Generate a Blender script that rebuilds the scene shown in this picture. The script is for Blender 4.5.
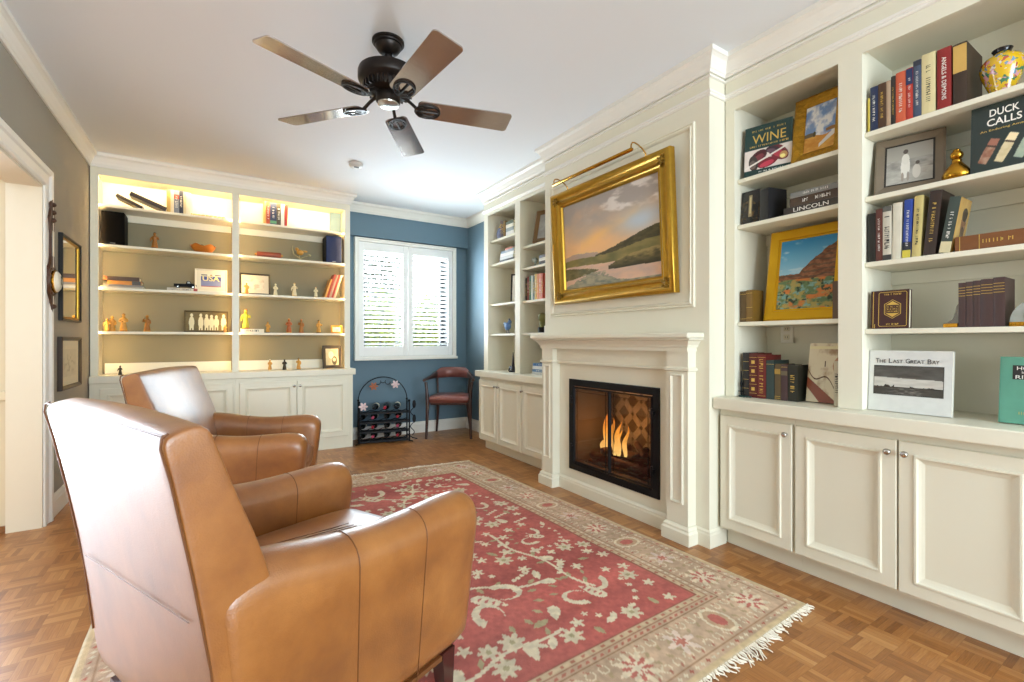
import bpy, bmesh, math, random
import numpy as np
from mathutils import Vector, Matrix, Euler

for _o in list(bpy.data.objects): bpy.data.objects.remove(_o)
SC = bpy.context.scene
COL = SC.collection
R = math.radians
PI = math.pi

# ------------------------------------------------------------------ camera, world, light, exposure
cam_d = bpy.data.cameras.new('camera'); cam = bpy.data.objects.new('camera', cam_d); COL.objects.link(cam)
cam_d.sensor_width = 36; cam_d.lens = 468.5 / 1024 * 36; cam_d.clip_start = .02; cam_d.clip_end = 200
cam.location = (0, 0, 1.15)
cam.rotation_euler = (R(90), 0, -math.atan(297.4 / 468.5))
SC.camera = cam
SC.view_settings.view_transform = 'Standard'
SC.view_settings.look = 'None'
SC.view_settings.gamma = 1
SC.view_settings.use_curve_mapping = False
SC.view_settings.exposure = 0.0

wd = bpy.data.worlds.new('sky'); SC.world = wd; wd.use_nodes = True
_bg = wd.node_tree.nodes['Background']
_bg.inputs[0].default_value = (.86, .93, 1, 1); _bg.inputs[1].default_value = 2.2

def area(name, loc, rot, sx, sy, power, color, spread=180):
    l = bpy.data.lights.new(name, 'AREA'); l.shape = 'RECTANGLE'; l.size = sx; l.size_y = sy
    l.energy = power; l.color = color; l.spread = R(spread)
    o = bpy.data.objects.new(name, l); COL.objects.link(o); o.location = loc; o.rotation_euler = rot
    return o
# daylight arriving through the windows: behind the camera, an unseen one added in the hall for the chair's sheen, and the shuttered window
area('daylight_rear_window', (1.0, -4.12, 1.6), (R(108), 0, 0), 3.2, 2.1, 335, (.75, .90, 1))
area('daylight_unseen_hall_window', (-2.30, 4.00, 1.23), (R(-90), 0, 0), 2.1, 2.36, 230, (.74, .86, 1), 115)
area('daylight_shutter_window', (2.02, 5.95, 1.75), (R(-90), 0, 0), 1.2, 1.3, 235, (.76, .88, 1))

# ------------------------------------------------------------------ helpers
def lin(c):
    if isinstance(c, str):
        c = c.lstrip('#'); c = [int(c[i:i+2], 16) for i in (0, 2, 4)]
    r = []
    for v in c[:3]:
        v = v / 255
        r.append(v / 12.92 if v <= .04045 else ((v + .055) / 1.055) ** 2.4)
    return tuple(r) + (1,)

_M = {}
def pm(name, col, rough=.5, metal=0, var=.08, scale=14, bump=0, coat=0, bscale=None, stretch=None, spec=.5, crough=.08):
    if name in _M: return _M[name]
    m = bpy.data.materials.new(name); m.use_nodes = True
    nt = m.node_tree; b = nt.nodes['Principled BSDF']; L = nt.links.new
    c = lin(col)
    tc = nt.nodes.new('ShaderNodeTexCoord'); mp = nt.nodes.new('ShaderNodeMapping')
    L(tc.outputs['Object'], mp.inputs['Vector'])
    if stretch: mp.inputs['Scale'].default_value = stretch
    n = nt.nodes.new('ShaderNodeTexNoise'); n.inputs['Scale'].default_value = scale; n.inputs['Detail'].default_value = 4
    L(mp.outputs[0], n.inputs['Vector'])
    mx = nt.nodes.new('ShaderNodeMix'); mx.data_type = 'RGBA'
    mx.inputs[6].default_value = tuple(max(0, v * (1 - var)) for v in c[:3]) + (1,)
    mx.inputs[7].default_value = tuple(min(1, v * (1 + var)) for v in c[:3]) + (1,)
    L(n.outputs['Fac'], mx.inputs[0]); L(mx.outputs[2], b.inputs['Base Color'])
    b.inputs['Roughness'].default_value = rough; b.inputs['Metallic'].default_value = metal
    b.inputs['Specular IOR Level'].default_value = spec
    b.inputs['Coat Weight'].default_value = coat; b.inputs['Coat Roughness'].default_value = crough
    if bump:
        n2 = nt.nodes.new('ShaderNodeTexNoise'); n2.inputs['Scale'].default_value = bscale or scale * 3; n2.inputs['Detail'].default_value = 5
        L(mp.outputs[0], n2.inputs['Vector'])
        bp = nt.nodes.new('ShaderNodeBump'); bp.inputs['Strength'].default_value = bump; bp.inputs['Distance'].default_value = .01
        L(n2.outputs['Fac'], bp.inputs['Height']); L(bp.outputs[0], b.inputs['Normal'])
    _M[name] = m
    return m

def emit(name, col, s):
    if name in _M: return _M[name]
    m = bpy.data.materials.new(name); m.use_nodes = True; nt = m.node_tree
    b = nt.nodes['Principled BSDF']; b.inputs['Base Color'].default_value = lin(col)
    b.inputs['Emission Color'].default_value = lin(col); b.inputs['Emission Strength'].default_value = s
    _M[name] = m; return m

def glass_mat(name, tint, refl=.06, rough=.02):
    if name in _M: return _M[name]
    m = bpy.data.materials.new(name); m.use_nodes = True; nt = m.node_tree; L = nt.links.new
    nt.nodes.remove(nt.nodes['Principled BSDF']); out = nt.nodes['Material Output']
    t = nt.nodes.new('ShaderNodeBsdfTransparent'); t.inputs[0].default_value = lin(tint)
    g = nt.nodes.new('ShaderNodeBsdfGlossy'); g.inputs['Roughness'].default_value = rough
    f = nt.nodes.new('ShaderNodeLayerWeight'); f.inputs['Blend'].default_value = .5
    pw = nt.nodes.new('ShaderNodeMath'); pw.operation = 'POWER'; L(f.outputs['Facing'], pw.inputs[0]); pw.inputs[1].default_value = 5
    ma = nt.nodes.new('ShaderNodeMath'); ma.operation = 'MULTIPLY_ADD'; L(pw.outputs[0], ma.inputs[0]); ma.inputs[1].default_value = .9; ma.inputs[2].default_value = .04
    mx = nt.nodes.new('ShaderNodeMixShader'); L(ma.outputs[0], mx.inputs[0]); L(t.outputs[0], mx.inputs[1]); L(g.outputs[0], mx.inputs[2])
    L(mx.outputs[0], out.inputs[0]); _M[name] = m; return m

def vcol_mat(name, rough=.8, coat=0, spec=.3, bump=0, bscale=300):
    if name in _M: return _M[name]
    m = bpy.data.materials.new(name); m.use_nodes = True; nt = m.node_tree; b = nt.nodes['Principled BSDF']
    a = nt.nodes.new('ShaderNodeAttribute'); a.attribute_name = 'pigment'
    nt.links.new(a.outputs['Color'], b.inputs['Base Color'])
    b.inputs['Roughness'].default_value = rough; b.inputs['Coat Weight'].default_value = coat; b.inputs['Specular IOR Level'].default_value = spec
    if bump:
        tc = nt.nodes.new('ShaderNodeTexCoord')
        n2 = nt.nodes.new('ShaderNodeTexNoise'); n2.inputs['Scale'].default_value = bscale
        nt.links.new(tc.outputs['Object'], n2.inputs['Vector'])
        bp = nt.nodes.new('ShaderNodeBump'); bp.inputs['Strength'].default_value = bump; bp.inputs['Distance'].default_value = .004
        nt.links.new(n2.outputs['Fac'], bp.inputs['Height']); nt.links.new(bp.outputs[0], b.inputs['Normal'])
    _M[name] = m; return m

def T(x=0, y=0, z=0): return Matrix.Translation((x, y, z))
def RX(a): return Matrix.Rotation(R(a), 4, 'X')
def RY(a): return Matrix.Rotation(R(a), 4, 'Y')
def RZ(a): return Matrix.Rotation(R(a), 4, 'Z')
UP = RX(90)       # a figure drawn in XY stands up in XZ, its +Z side facing -Y

class MB:
    def __init__(s): s.bm = bmesh.new(); s.M = Matrix.Identity(4)
    def _v(s, p): return s.bm.verts.new(s.M @ Vector(p))
    def _f(s, vs, mi=0):
        try:
            f = s.bm.faces.new(vs); f.material_index = mi; return f
        except ValueError: return None
    def box(s, x0, y0, z0, x1, y1, z1, bev=0, mi=0, seg=1):
        P = [(x0,y0,z0),(x1,y0,z0),(x1,y1,z0),(x0,y1,z0),(x0,y0,z1),(x1,y0,z1),(x1,y1,z1),(x0,y1,z1)]
        v = [s._v(p) for p in P]
        fs = [s._f([v[i] for i in q], mi) for q in ((3,2,1,0),(4,5,6,7),(0,1,5,4),(1,2,6,5),(2,3,7,6),(3,0,4,7))]
        if bev:
            es = list({e for f in fs for e in f.edges})
            bmesh.ops.bevel(s.bm, geom=es, offset=bev, segments=seg, affect='EDGES', profile=.5, material=mi)
        return s
    def rings(s, rs, closed=True, cap=True, mi=0):
        V = [[s._v(p) for p in r] for r in rs]; n = len(V[0])
        for a, b in zip(V, V[1:]):
            for i in range(n if closed else n - 1):
                j = (i + 1) % n; s._f([a[i], a[j], b[j], b[i]], mi)
        if cap and closed:
            s._f(V[0][::-1], mi); s._f(V[-1], mi)
        return s
    def lathe(s, prof, c=(0,0,0), seg=20, sx=1, sy=1, mi=0):
        rs = []
        for r, z in prof:
            r = max(r, .0002)
            rs.append([(c[0]+sx*r*math.cos(2*PI*i/seg), c[1]+sy*r*math.sin(2*PI*i/seg), c[2]+z) for i in range(seg)])
        return s.rings(rs, mi=mi)
    def tube(s, pts, r, seg=8, closed=False, mi=0):
        P = [Vector(p) for p in pts]; n = len(P); rs = []
        up = None
        for i, p in enumerate(P):
            if closed: d = P[(i+1) % n] - P[i-1]
            else: d = P[min(i+1, n-1)] - P[max(i-1, 0)]
            d.normalize()
            if up is None: up = Vector((0,0,1)) if abs(d.z) < .9 else Vector((1,0,0))
            a = d.cross(up)
            if a.length < 1e-4: a = d.cross(Vector((0,1,.3)))
            a.normalize(); b = a.cross(d); up = b
            rr = r[i] if isinstance(r, (list, tuple)) else r
            rs.append([tuple(p + a*rr*math.cos(2*PI*k/seg) + b*rr*math.sin(2*PI*k/seg)) for k in range(seg)])
        if closed: rs.append(rs[0]); return s.rings(rs, cap=False, mi=mi)
        return s.rings(rs, mi=mi)
    def sph(s, c, r, seg=12, mi=0):
        if not isinstance(r, tuple): r = (r, r, r)
        n = seg // 2
        rs = []
        for j in range(n + 1):
            t = -PI/2 + PI*j/n; k = max(math.cos(t), .01)
            rs.append([(c[0]+r[0]*k*math.cos(2*PI*i/seg), c[1]+r[1]*k*math.sin(2*PI*i/seg), c[2]+r[2]*math.sin(t)) for i in range(seg)])
        return s.rings(rs, mi=mi)
    def poly(s, pts, z0, z1, mi=0):
        return s.rings([[(x, y, z0) for x, y in pts], [(x, y, z1) for x, y in pts]], mi=mi)
    def sweep(s, prof, path, closed=False, z=0, mi=0, profclosed=True):
        # prof: (out, up) pairs; out is to the LEFT of the path direction
        P = [Vector((p[0], p[1])) for p in path]; n = len(P); rs = []
        for i in range(n):
            def nrm(a, b):
                d = (b - a).normalized(); return Vector((-d.y, d.x))
            if closed: n1, n2 = nrm(P[i-1], P[i]), nrm(P[i], P[(i+1) % n])
            else:
                n1 = nrm(P[max(i-1,0)], P[max(i-1,0)+1]) if i else nrm(P[0], P[1])
                n2 = nrm(P[i], P[i+1]) if i < n-1 else n1
            m = (n1 + n2); m = m / max(m.dot(n1), .05) if m.length > 1e-5 else n1
            rs.append([(P[i].x + m.x*o, P[i].y + m.y*o, z + u) for o, u in prof])
        if closed: rs.append(rs[0])
        return s.rings(rs, closed=profclosed, cap=not closed, mi=mi)
    def build(s, name, mat=None, parent=None, smooth=False, loc=None, angle=40):
        bmesh.ops.remove_doubles(s.bm, verts=s.bm.verts[:], dist=1e-6)
        bmesh.ops.recalc_face_normals(s.bm, faces=s.bm.faces[:])
        me = bpy.data.meshes.new(name); s.bm.to_mesh(me); s.bm.free()
        for m in (mat if isinstance(mat, (list, tuple)) else [mat]):
            if m: me.materials.append(m)
        if smooth:
            for p in me.polygons: p.use_smooth = True
            if angle < 180:
                try: me.set_sharp_from_angle(angle=R(angle))
                except Exception: pass
        o = bpy.data.objects.new(name, me); COL.objects.link(o)
        if parent: o.parent = parent
        if loc: o.location = loc
        return o

def tag(o, label=None, cat=None, group=None, kind=None):
    if label: o['label'] = label
    if cat: o['category'] = cat
    if group: o['group'] = group
    if kind: o['kind'] = kind
    return o
def thing(name, label, cat, loc=(0,0,0), rz=0, group=None, rx=0, ry=0):
    o = bpy.data.objects.new(name, None); o.empty_display_size = .05; COL.objects.link(o)
    o.location = loc; o.rotation_euler = (R(rx), R(ry), R(rz))
    return tag(o, label, cat, group)
def struct(mb, name, mat, smooth=False):
    return tag(mb.build(name, mat, smooth=smooth), kind='structure')
def copy_tree(o, parent=None):
    c = o.copy(); COL.objects.link(c)
    if parent: c.parent = parent
    for ch in [x for x in bpy.data.objects if x.parent == o]: copy_tree(ch, c)
    return c

def fbm(x, y, seed=0, octv=4):
    rng = np.random.RandomState(seed); tb = rng.rand(64, 64); out = np.zeros(np.shape(x)); amp = 1; tot = 0
    for k in range(octv):
        xs, ys = np.asarray(x)*2**k + 7.3*k, np.asarray(y)*2**k + 3.1*k
        xi, yi = np.floor(xs).astype(int), np.floor(ys).astype(int); fx, fy = xs-xi, ys-yi
        fx, fy = fx*fx*(3-2*fx), fy*fy*(3-2*fy)
        g = lambda a, b: tb[a % 64, b % 64]
        out += amp*((g(xi,yi)*(1-fx)+g(xi+1,yi)*fx)*(1-fy)+(g(xi,yi+1)*(1-fx)+g(xi+1,yi+1)*fx)*fy); tot += amp; amp *= .5
    return out/tot

def lin_np(a):
    a = np.clip(a/255., 0, 1)
    return np.where(a <= .04045, a/12.92, ((a+.055)/1.055)**2.4)
def grid_mesh(name, verts, nx, ny, rgb, mat, parent=None):
    idx = np.arange(nx*ny).reshape(ny, nx)
    q = np.stack([idx[:-1,:-1], idx[:-1,1:], idx[1:,1:], idx[1:,:-1]], -1).reshape(-1, 4)
    me = bpy.data.meshes.new(name); me.from_pydata(verts.tolist(), [], q.tolist())
    at = me.color_attributes.new('pigment', 'FLOAT_COLOR', 'POINT')
    c = np.ones((nx*ny, 4), 'f'); c[:, :3] = lin_np(rgb.reshape(-1, 3)); at.data.foreach_set('color', c.ravel())
    me.materials.append(mat)
    for p in me.polygons: p.use_smooth = True
    o = bpy.data.objects.new(name, me); COL.objects.link(o)
    if parent: o.parent = parent
    return o
def painted(name, w, h, nx, ny, fn, mat, parent=None, y=0, x0=None, z0=0):
    """an upright painted sheet facing -Y; fn(U,V)->rgb 0..255, U left to right, V bottom to top"""
    x0 = -w/2 if x0 is None else x0
    U, V = np.meshgrid(np.linspace(0, 1, nx), np.linspace(0, 1, ny))
    vs = np.stack([x0 + U*w, np.full_like(U, y), z0 + V*h], -1).reshape(-1, 3)
    return grid_mesh(name, vs, nx, ny, fn(U, V), mat, parent)
def mixc(a, b, t):
    t = np.clip(t, 0, 1)[..., None]; return a*(1-t) + b*t
def flatc(U, c): return np.broadcast_to(np.array(c, float), U.shape + (3,)).copy()

def text(s, w, h, M, mat, parent, name='title', bold=0.0):
    cu = bpy.data.curves.new('t', 'FONT'); cu.body = s; cu.size = 1; cu.extrude = .008; cu.offset = bold; cu.align_x = 'LEFT'; cu.resolution_u = 3
    o = bpy.data.objects.new('t', cu); COL.objects.link(o)
    dg = bpy.context.evaluated_depsgraph_get(); me = bpy.data.meshes.new_from_object(o.evaluated_get(dg)); bpy.data.objects.remove(o)
    xs = [v.co.x for v in me.vertices]; ys = [v.co.y for v in me.vertices]
    x0, x1, y0, y1 = min(xs), max(xs), min(ys), max(ys)
    S = Matrix.Diagonal((w/(x1-x0), h/(y1-y0), .05, 1))
    me.transform(M @ S @ T(-(x0+x1)/2, -(y0+y1)/2, 0)); me.materials.clear(); me.materials.append(mat)
    me.name = name
    q = bpy.data.objects.new(name, me); COL.objects.link(q); q.parent = parent
    return q
def scribble(w, h, M, mat, parent, seed, name='lettering'):
    """illegible lettering: a row of little strokes w long, h high"""
    rnd = random.Random(seed); b = MB(); b.M = M; x = -w/2
    while x < w/2 - h*.2:
        k = rnd.uniform(.25, .7)*h
        if rnd.random() < .82:
            b.box(x, -h/2, 0, x + k*.35, h/2, .0003)
            if rnd.random() < .6: b.box(x, rnd.choice((-h/2, h/2 - h*.2, -h*.1)), 0, min(x + k, w/2), rnd.choice((-h/2, h/2-h*.2, -h*.1)) + h*.2, .0003)
        x += k + h*.18
    return b.build(name, mat, parent)

# ------------------------------------------------------------------ materials
CREAM = pm('cream paint', '#eae5d1', .38, var=.015, scale=3)
TRIM = pm('white trim paint', '#f1ede4', .35, var=.012, scale=3)
TAUPE = pm('taupe wall paint', '#9f998c', .7, var=.03, scale=5)
BACKP = pm('olive taupe back panel paint', '#8d8468', .65, var=.03, scale=5)
BLUE = pm('slate blue wall paint', '#637c8b', .6, var=.03, scale=4)
HALL = pm('warm hall paint', '#d8c9ac', .6, var=.02, scale=4)
CEIL = pm('ceiling paint', '#eef1f5', .8, var=.008, scale=3)
CHROME = pm('brushed nickel', '#b9b6b0', .22, 1, var=.04)
BLACK = pm('black iron', '#17171a', .5, .6, var=.2)
BRONZE = pm('oil rubbed bronze', '#2b2522', .38, .7, var=.15)
GOLD = pm('gilded wood', '#b38d34', .34, .85, var=.22, scale=22, bump=.12, bscale=70)
GOLDD = pm('aged dark gilding', '#8a6a1e', .42, .7, var=.3, scale=26, bump=.25, bscale=90)
BRASS = pm('brass', '#b8892e', .25, 1, var=.1)
PAGES = pm('book pages', '#e8dfc6', .8, var=.07, scale=60, stretch=(30, 1, 1))
WHITE = pm('white print', '#f2efe6', .6, var=.02)
GILT = pm('gilt lettering', '#d8b65a', .4, .4, var=.08)
DARKINK = pm('dark ink', '#23211f', .6, var=.05)
TOPLED = emit('bright led tape', '#ffdfa8', 170)
WARMLED = emit('warm led tape', '#ffd696', 100)

def parquet():
    m = bpy.data.materials.new('oak parquet'); m.use_nodes = True
    nt = m.node_tree; L = nt.links.new; N = nt.nodes.new; b = nt.nodes['Principled BSDF']
    def mt(op, a, bb=None, c=None):
        n = N('ShaderNodeMath'); n.operation = op
        for i, v in enumerate((a, bb, c)):
            if v is None: continue
            if isinstance(v, (int, float)): n.inputs[i].default_value = v
            else: L(v, n.inputs[i])
        return n.outputs[0]
    g = N('ShaderNodeNewGeometry'); sp = N('ShaderNodeSeparateXYZ'); L(g.outputs['Position'], sp.inputs[0])
    S = .118
    x = mt('DIVIDE', sp.outputs[0], S); y = mt('DIVIDE', sp.outputs[1], S)
    ix, iy = mt('FLOOR', x), mt('FLOOR', y); fx, fy = mt('SUBTRACT', x, ix), mt('SUBTRACT', y, iy)
    par = mt('FLOORED_MODULO', mt('ADD', ix, iy), 2)
    def sel(a, bb): return mt('ADD', mt('MULTIPLY', a, mt('SUBTRACT', 1, par)), mt('MULTIPLY', bb, par))
    across, along = sel(fx, fy), sel(fy, fx)
    sl = mt('MULTIPLY', across, 5); si = mt('FLOOR', sl); sf = mt('SUBTRACT', sl, si)
    cv = N('ShaderNodeCombineXYZ'); L(ix, cv.inputs[0]); L(iy, cv.inputs[1]); L(si, cv.inputs[2])
    wn = N('ShaderNodeTexWhiteNoise'); wn.noise_dimensions = '3D'; L(cv.outputs[0], wn.inputs['Vector'])
    cb = N('ShaderNodeCombineXYZ'); L(ix, cb.inputs[0]); L(iy, cb.inputs[1]); cb.inputs[2].default_value = 77
    wb = N('ShaderNodeTexWhiteNoise'); wb.noise_dimensions = '3D'; L(cb.outputs[0], wb.inputs['Vector'])
    gv = N('ShaderNodeCombineXYZ'); L(mt('MULTIPLY', across, 34), gv.inputs[0]); L(mt('MULTIPLY', along, 2.2), gv.inputs[1])
    L(mt('ADD', mt('MULTIPLY', wn.outputs[0], 50), mt('MULTIPLY', wb.outputs[0], 31)), gv.inputs[2])
    gn = N('ShaderNodeTexNoise'); gn.inputs['Scale'].default_value = 1; gn.inputs['Detail'].default_value = 5; L(gv.outputs[0], gn.inputs['Vector'])
    t = mt('ADD', mt('ADD', mt('MULTIPLY', wn.outputs[0], .34), mt('MULTIPLY', wb.outputs[0], .26)), mt('MULTIPLY', gn.outputs['Fac'], .40))
    cr = N('ShaderNodeValToRGB'); L(t, cr.inputs[0])
    e = cr.color_ramp.elements; e[0].position = .15; e[0].color = lin('#7a4a24'); e[1].position = .95; e[1].color = lin('#c6935a')
    k = e.new(.5); k.color = lin('#a36c39')
    # joints
    edge = mt('MINIMUM', mt('MINIMUM', sf, mt('SUBTRACT', 1, sf)), mt('MULTIPLY', mt('MINIMUM', along, mt('SUBTRACT', 1, along)), 5))
    jn = mt('MULTIPLY', mt('LESS_THAN', edge, .035), .26)
    mx = N('ShaderNodeMix'); mx.data_type = 'RGBA'; L(jn, mx.inputs[0]); L(cr.outputs[0], mx.inputs[6]); mx.inputs[7].default_value = lin('#3c2413')
    L(mx.outputs[2], b.inputs['Base Color'])
    b.inputs['Roughness'].default_value = .33; b.inputs['Specular IOR Level'].default_value = .45
    bp = N('ShaderNodeBump'); bp.inputs['Strength'].default_value = .12; bp.inputs['Distance'].default_value = .003
    L(mt('ADD', mt('MULTIPLY', edge, .4), mt('MULTIPLY', gn.outputs['Fac'], .3)), bp.inputs['Height']); L(bp.outputs[0], b.inputs['Normal'])
    return m

# ------------------------------------------------------------------ the setting
XL, XR, YB, YF, ZC = -.90, 2.83, 5.60, -4.2, 2.75
b = MB(); b.box(-4.2, YF-.2, -.1, XR+.2, YB+.2, 0); struct(b, 'floor', parquet())
b = MB(); b.box(-4.2, YF-.2, ZC, XR+.2, YB+.2, ZC+.12); struct(b, 'ceiling', CEIL)
b = MB(); b.box(XL-.14, 4.0, 0, XL, YB, ZC); b.box(XL-.14, YF, 0, XL, 1.0, ZC); b.box(XL-.14, 1.0, 2.114, XL, 4.0, ZC); struct(b, 'wall_left', TAUPE)
WX0, WX1, WZ0, WZ1 = 1.47, 2.57, 1.02, 2.27
b = MB(); b.box(XL-.14, YB, 0, WX0, YB+.16, ZC); b.box(WX1, YB, 0, XR+.14, YB+.16, ZC); b.box(WX0, YB, 0, WX1, YB+.16, WZ0); b.box(WX0, YB, WZ1, WX1, YB+.16, ZC)
struct(b, 'wall_back', BLUE)
b = MB(); b.box(1.10, 5.54, 2.372, XR, YB, ZC); struct(b, 'wall_back_soffit', BLUE)
b = MB(); b.box(XR, 4.0, 0, XR+.14, YB, ZC); struct(b, 'wall_right', BLUE)
b = MB(); b.box(XR, YF, 0, XR+.14, 4.0, ZC); struct(b, 'wall_right_near', CREAM)
b = MB(); b.box(XL-.14, YF-.14, 0, -.6, YF, ZC); b.box(2.6, YF-.14, 0, XR+.14, YF, ZC); b.box(-.6, YF-.14, 0, 2.6, YF, .55); b.box(-.6, YF-.14, 2.5, 2.6, YF, ZC)
struct(b, 'wall_front', TAUPE)
b = MB()
for x in (-.6, .42, 1.5, 2.53): b.box(x, YF-.10, .55, x+.07, YF-.04, 2.5)
for z in (.55, 1.9, 2.43): b.box(-.6, YF-.10, z, 2.6, YF-.04, z+.07)
struct(b, 'window_2', TRIM)
# hall beyond the cased opening
b = MB(); b.box(-1.22, 4.03, 0, XL-.14, 4.17, ZC); b.box(-4.0, 4.03, 0, -3.36, 4.17, ZC); b.box(-3.36, 4.03, 2.45, -1.22, 4.17, ZC)
b.box(-4.0, -.6, 0, -3.86, 4.03, ZC); b.box(-4.0, -.74, 0, XL-.14, -.6, ZC); struct(b, 'wall_hall', HALL)
b = MB()
for x in (-3.36, -2.33, -1.29): b.box(x, 4.07, 0, x+.07, 4.13, 2.45)
for z in (.0, 2.38): b.box(-3.36, 4.07, z, -1.22, 4.13, z+.07)
struct(b, 'window_3', TRIM)  # unseen hall window, added full height to feed the chair back's sheen
b = MB(); b.box(-1.22, 4.005, .79, XL-.141, 4.03, .85, .006); struct(b, 'trim_hall_chair_rail', HALL)
b = MB(); b.box(-1.22, 4.012, 0, XL-.141, 4.03, .035); struct(b, 'trim_hall_shoe', pm('stained shoe moulding', '#8a5a30', .4))
# cased opening
b = MB(); b.box(XL-.155, 3.982, 0, XL+.004, 4.0, 2.114); b.box(XL-.155, 1.0, 2.096, XL+.004, 3.982, 2.114); b.box(XL-.155, 1.0, 0, XL+.004, 1.018, 2.096)
struct(b, 'door_1', pm('warm white jamb paint', '#e2d8c4', .4, var=.01))
b = MB(); b.M = Matrix(((0,0,1,XL),(1,0,0,0),(0,1,0,0),(0,0,0,1)))
b.sweep([(0,.0005),(0,.014),(.012,.018),(.03,.012),(.075,.016),(.085,.026),(.11,.03),(.118,.026),(.118,.0005)], [(1.0,0),(1.0,2.114),(4.0,2.114),(4.0,0)])
struct(b, 'door_1_casing', TRIM)

BASEP = [(.0006,0),(.018,0),(.018,.10),(.012,.115),(.012,.125),(.006,.14),(.0006,.14)]
for nm, pth in (('baseboard_left', [(XL,5.279),(XL,4.12)]), ('baseboard_back', [(XR,YB),(1.33,YB)]), ('baseboard_right', [(XR,4.445),(XR,YB)])):
    b = MB(); b.sweep(BASEP, pth); struct(b, nm, TRIM)
CROWN = [(.0006,0),(.012,0),(.016,.014),(.02,.018),(.026,.038),(.042,.07),(.054,.08),(.062,.084),(.062,.1095),(.0006,.1095)]
b = MB(); b.sweep(CROWN, [(2.46,-.05),(2.46,1.609),(2.32,1.609),(2.32,3.14),(2.46,3.14),(2.46,4.44),(XR,4.44),(XR,5.54),(1.25,5.54),(1.25,5.28),(XL,5.28),(XL,YF),(XR,YF),(XR,-.05)], closed=True, z=2.64)
struct(b, 'trim_crown', TRIM)
b = MB(); b.sweep([(.0006,0),(.008,.002),(.012,.008),(.010,.016),(.014,.02),(.014,.03),(.0006,.03)], [(2.46,-.05),(2.46,1.609),(2.32,1.609),(2.32,3.14),(2.46,3.14),(2.46,4.44)], z=2.515)
b.sweep([(.0006,0),(.012,.004),(.012,.012),(.0006,.014)], [(2.46,-.05),(2.46,1.609),(2.32,1.609),(2.32,3.14),(2.46,3.14),(2.46,4.44)], z=2.615)
struct(b, 'trim_frieze_bead', TRIM)

# chimney breast with the firebox opening
FY0, FY1, FZ0, FZ1 = 1.985, 2.79, .212, .826
b = MB(); b.box(2.32,1.609,0,XR-.001,FY0,ZC); b.box(2.32,FY1,0,XR-.001,3.14,ZC); b.box(2.32,FY0,0,XR-.001,FY1,FZ0); b.box(2.32,FY0,FZ1,XR-.001,FY1,ZC); b.box(2.80,FY0,FZ0,XR-.001,FY1,FZ1)
struct(b, 'wall_chimney_breast', CREAM)
b = MB(); b.M = Matrix(((0,0,-1,2.32),(-1,0,0,0),(0,1,0,0),(0,0,0,1)))
b.sweep([(0,.0006),(0,.010),(.006,.014),(.014,.007),(.022,.016),(.03,.012),(.036,.0006)], [(-3.06,1.345),(-1.70,1.345),(-1.70,2.405),(-3.06,2.405)], closed=True)
struct(b, 'trim_panel_moulding', CREAM)
b = MB(); b.sweep([(.0006,0),(.012,0),(.012,.07),(.009,.078),(.009,.088),(.0006,.098)], [(2.46,1.609),(2.32,1.609),(2.32,3.14)])
struct(b, 'trim_chimney_base', CREAM)

# ------------------------------------------------------------------ fitted cupboards and shelves
def door_mesh(w, h):
    b = MB(); b.M = UP
    b.sweep([(0,0),(0,.016),(.003,.020),(.050,.020),(.054,.026),(.061,.026),(.066,.018),(.074,.013),(.084,.009),(.084,0)], [(0,0),(w,0),(w,h),(0,h)], closed=True)
    b.box(.08,.08,0,w-.08,h-.08,.0085)
    return b
def knob_mesh(x, z):
    b = MB(); b.M = T(x, -.0215, z) @ UP
    b.lathe([(.008,0),(.007,.003),(.0045,.006),(.0045,.013),(.010,.017),(.0135,.021),(.0135,.024),(.010,.029),(.004,.031)], seg=14)
    return b
def cabinet(label, loc, rz, w, depth, doors, group, z0=.115, z1=.738, top=.774, kick=.07):
    r = thing('base_cabinet', label, 'cabinet', loc, rz, group)
    b = MB(); b.box(0,.0012,.10,w,.02,top); b.box(0,.02,.10,.018,depth,top); b.box(w-.018,.02,.10,w,depth,top); b.box(.018,.02,.10,w-.018,depth,.118); b.box(.018,depth-.01,.118,w-.018,depth,top)
    b.build('carcass', CREAM, r)
    b = MB(); b.box(0,kick,0,w,kick+.018,.10); b.build('plinth', CREAM, r)
    for x0, x1, kx in doors:
        d = door_mesh(x1-x0, z1-z0).build('door', CREAM, r, loc=(x0,0,z0))
        if kx is not None: knob_mesh(kx-x0, z1-z0-.05).build('knob', CHROME, d, smooth=True)
    return r
def worktop(label, loc, rz, w, y0, y1, z0=.775, z1=.838):
    r = thing('countertop', label, 'countertop', loc, rz)
    b = MB(); b.box(0,y0,z0,w,y1,z1,.006,seg=2); b.build('slab', CREAM, r)
    return r
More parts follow.
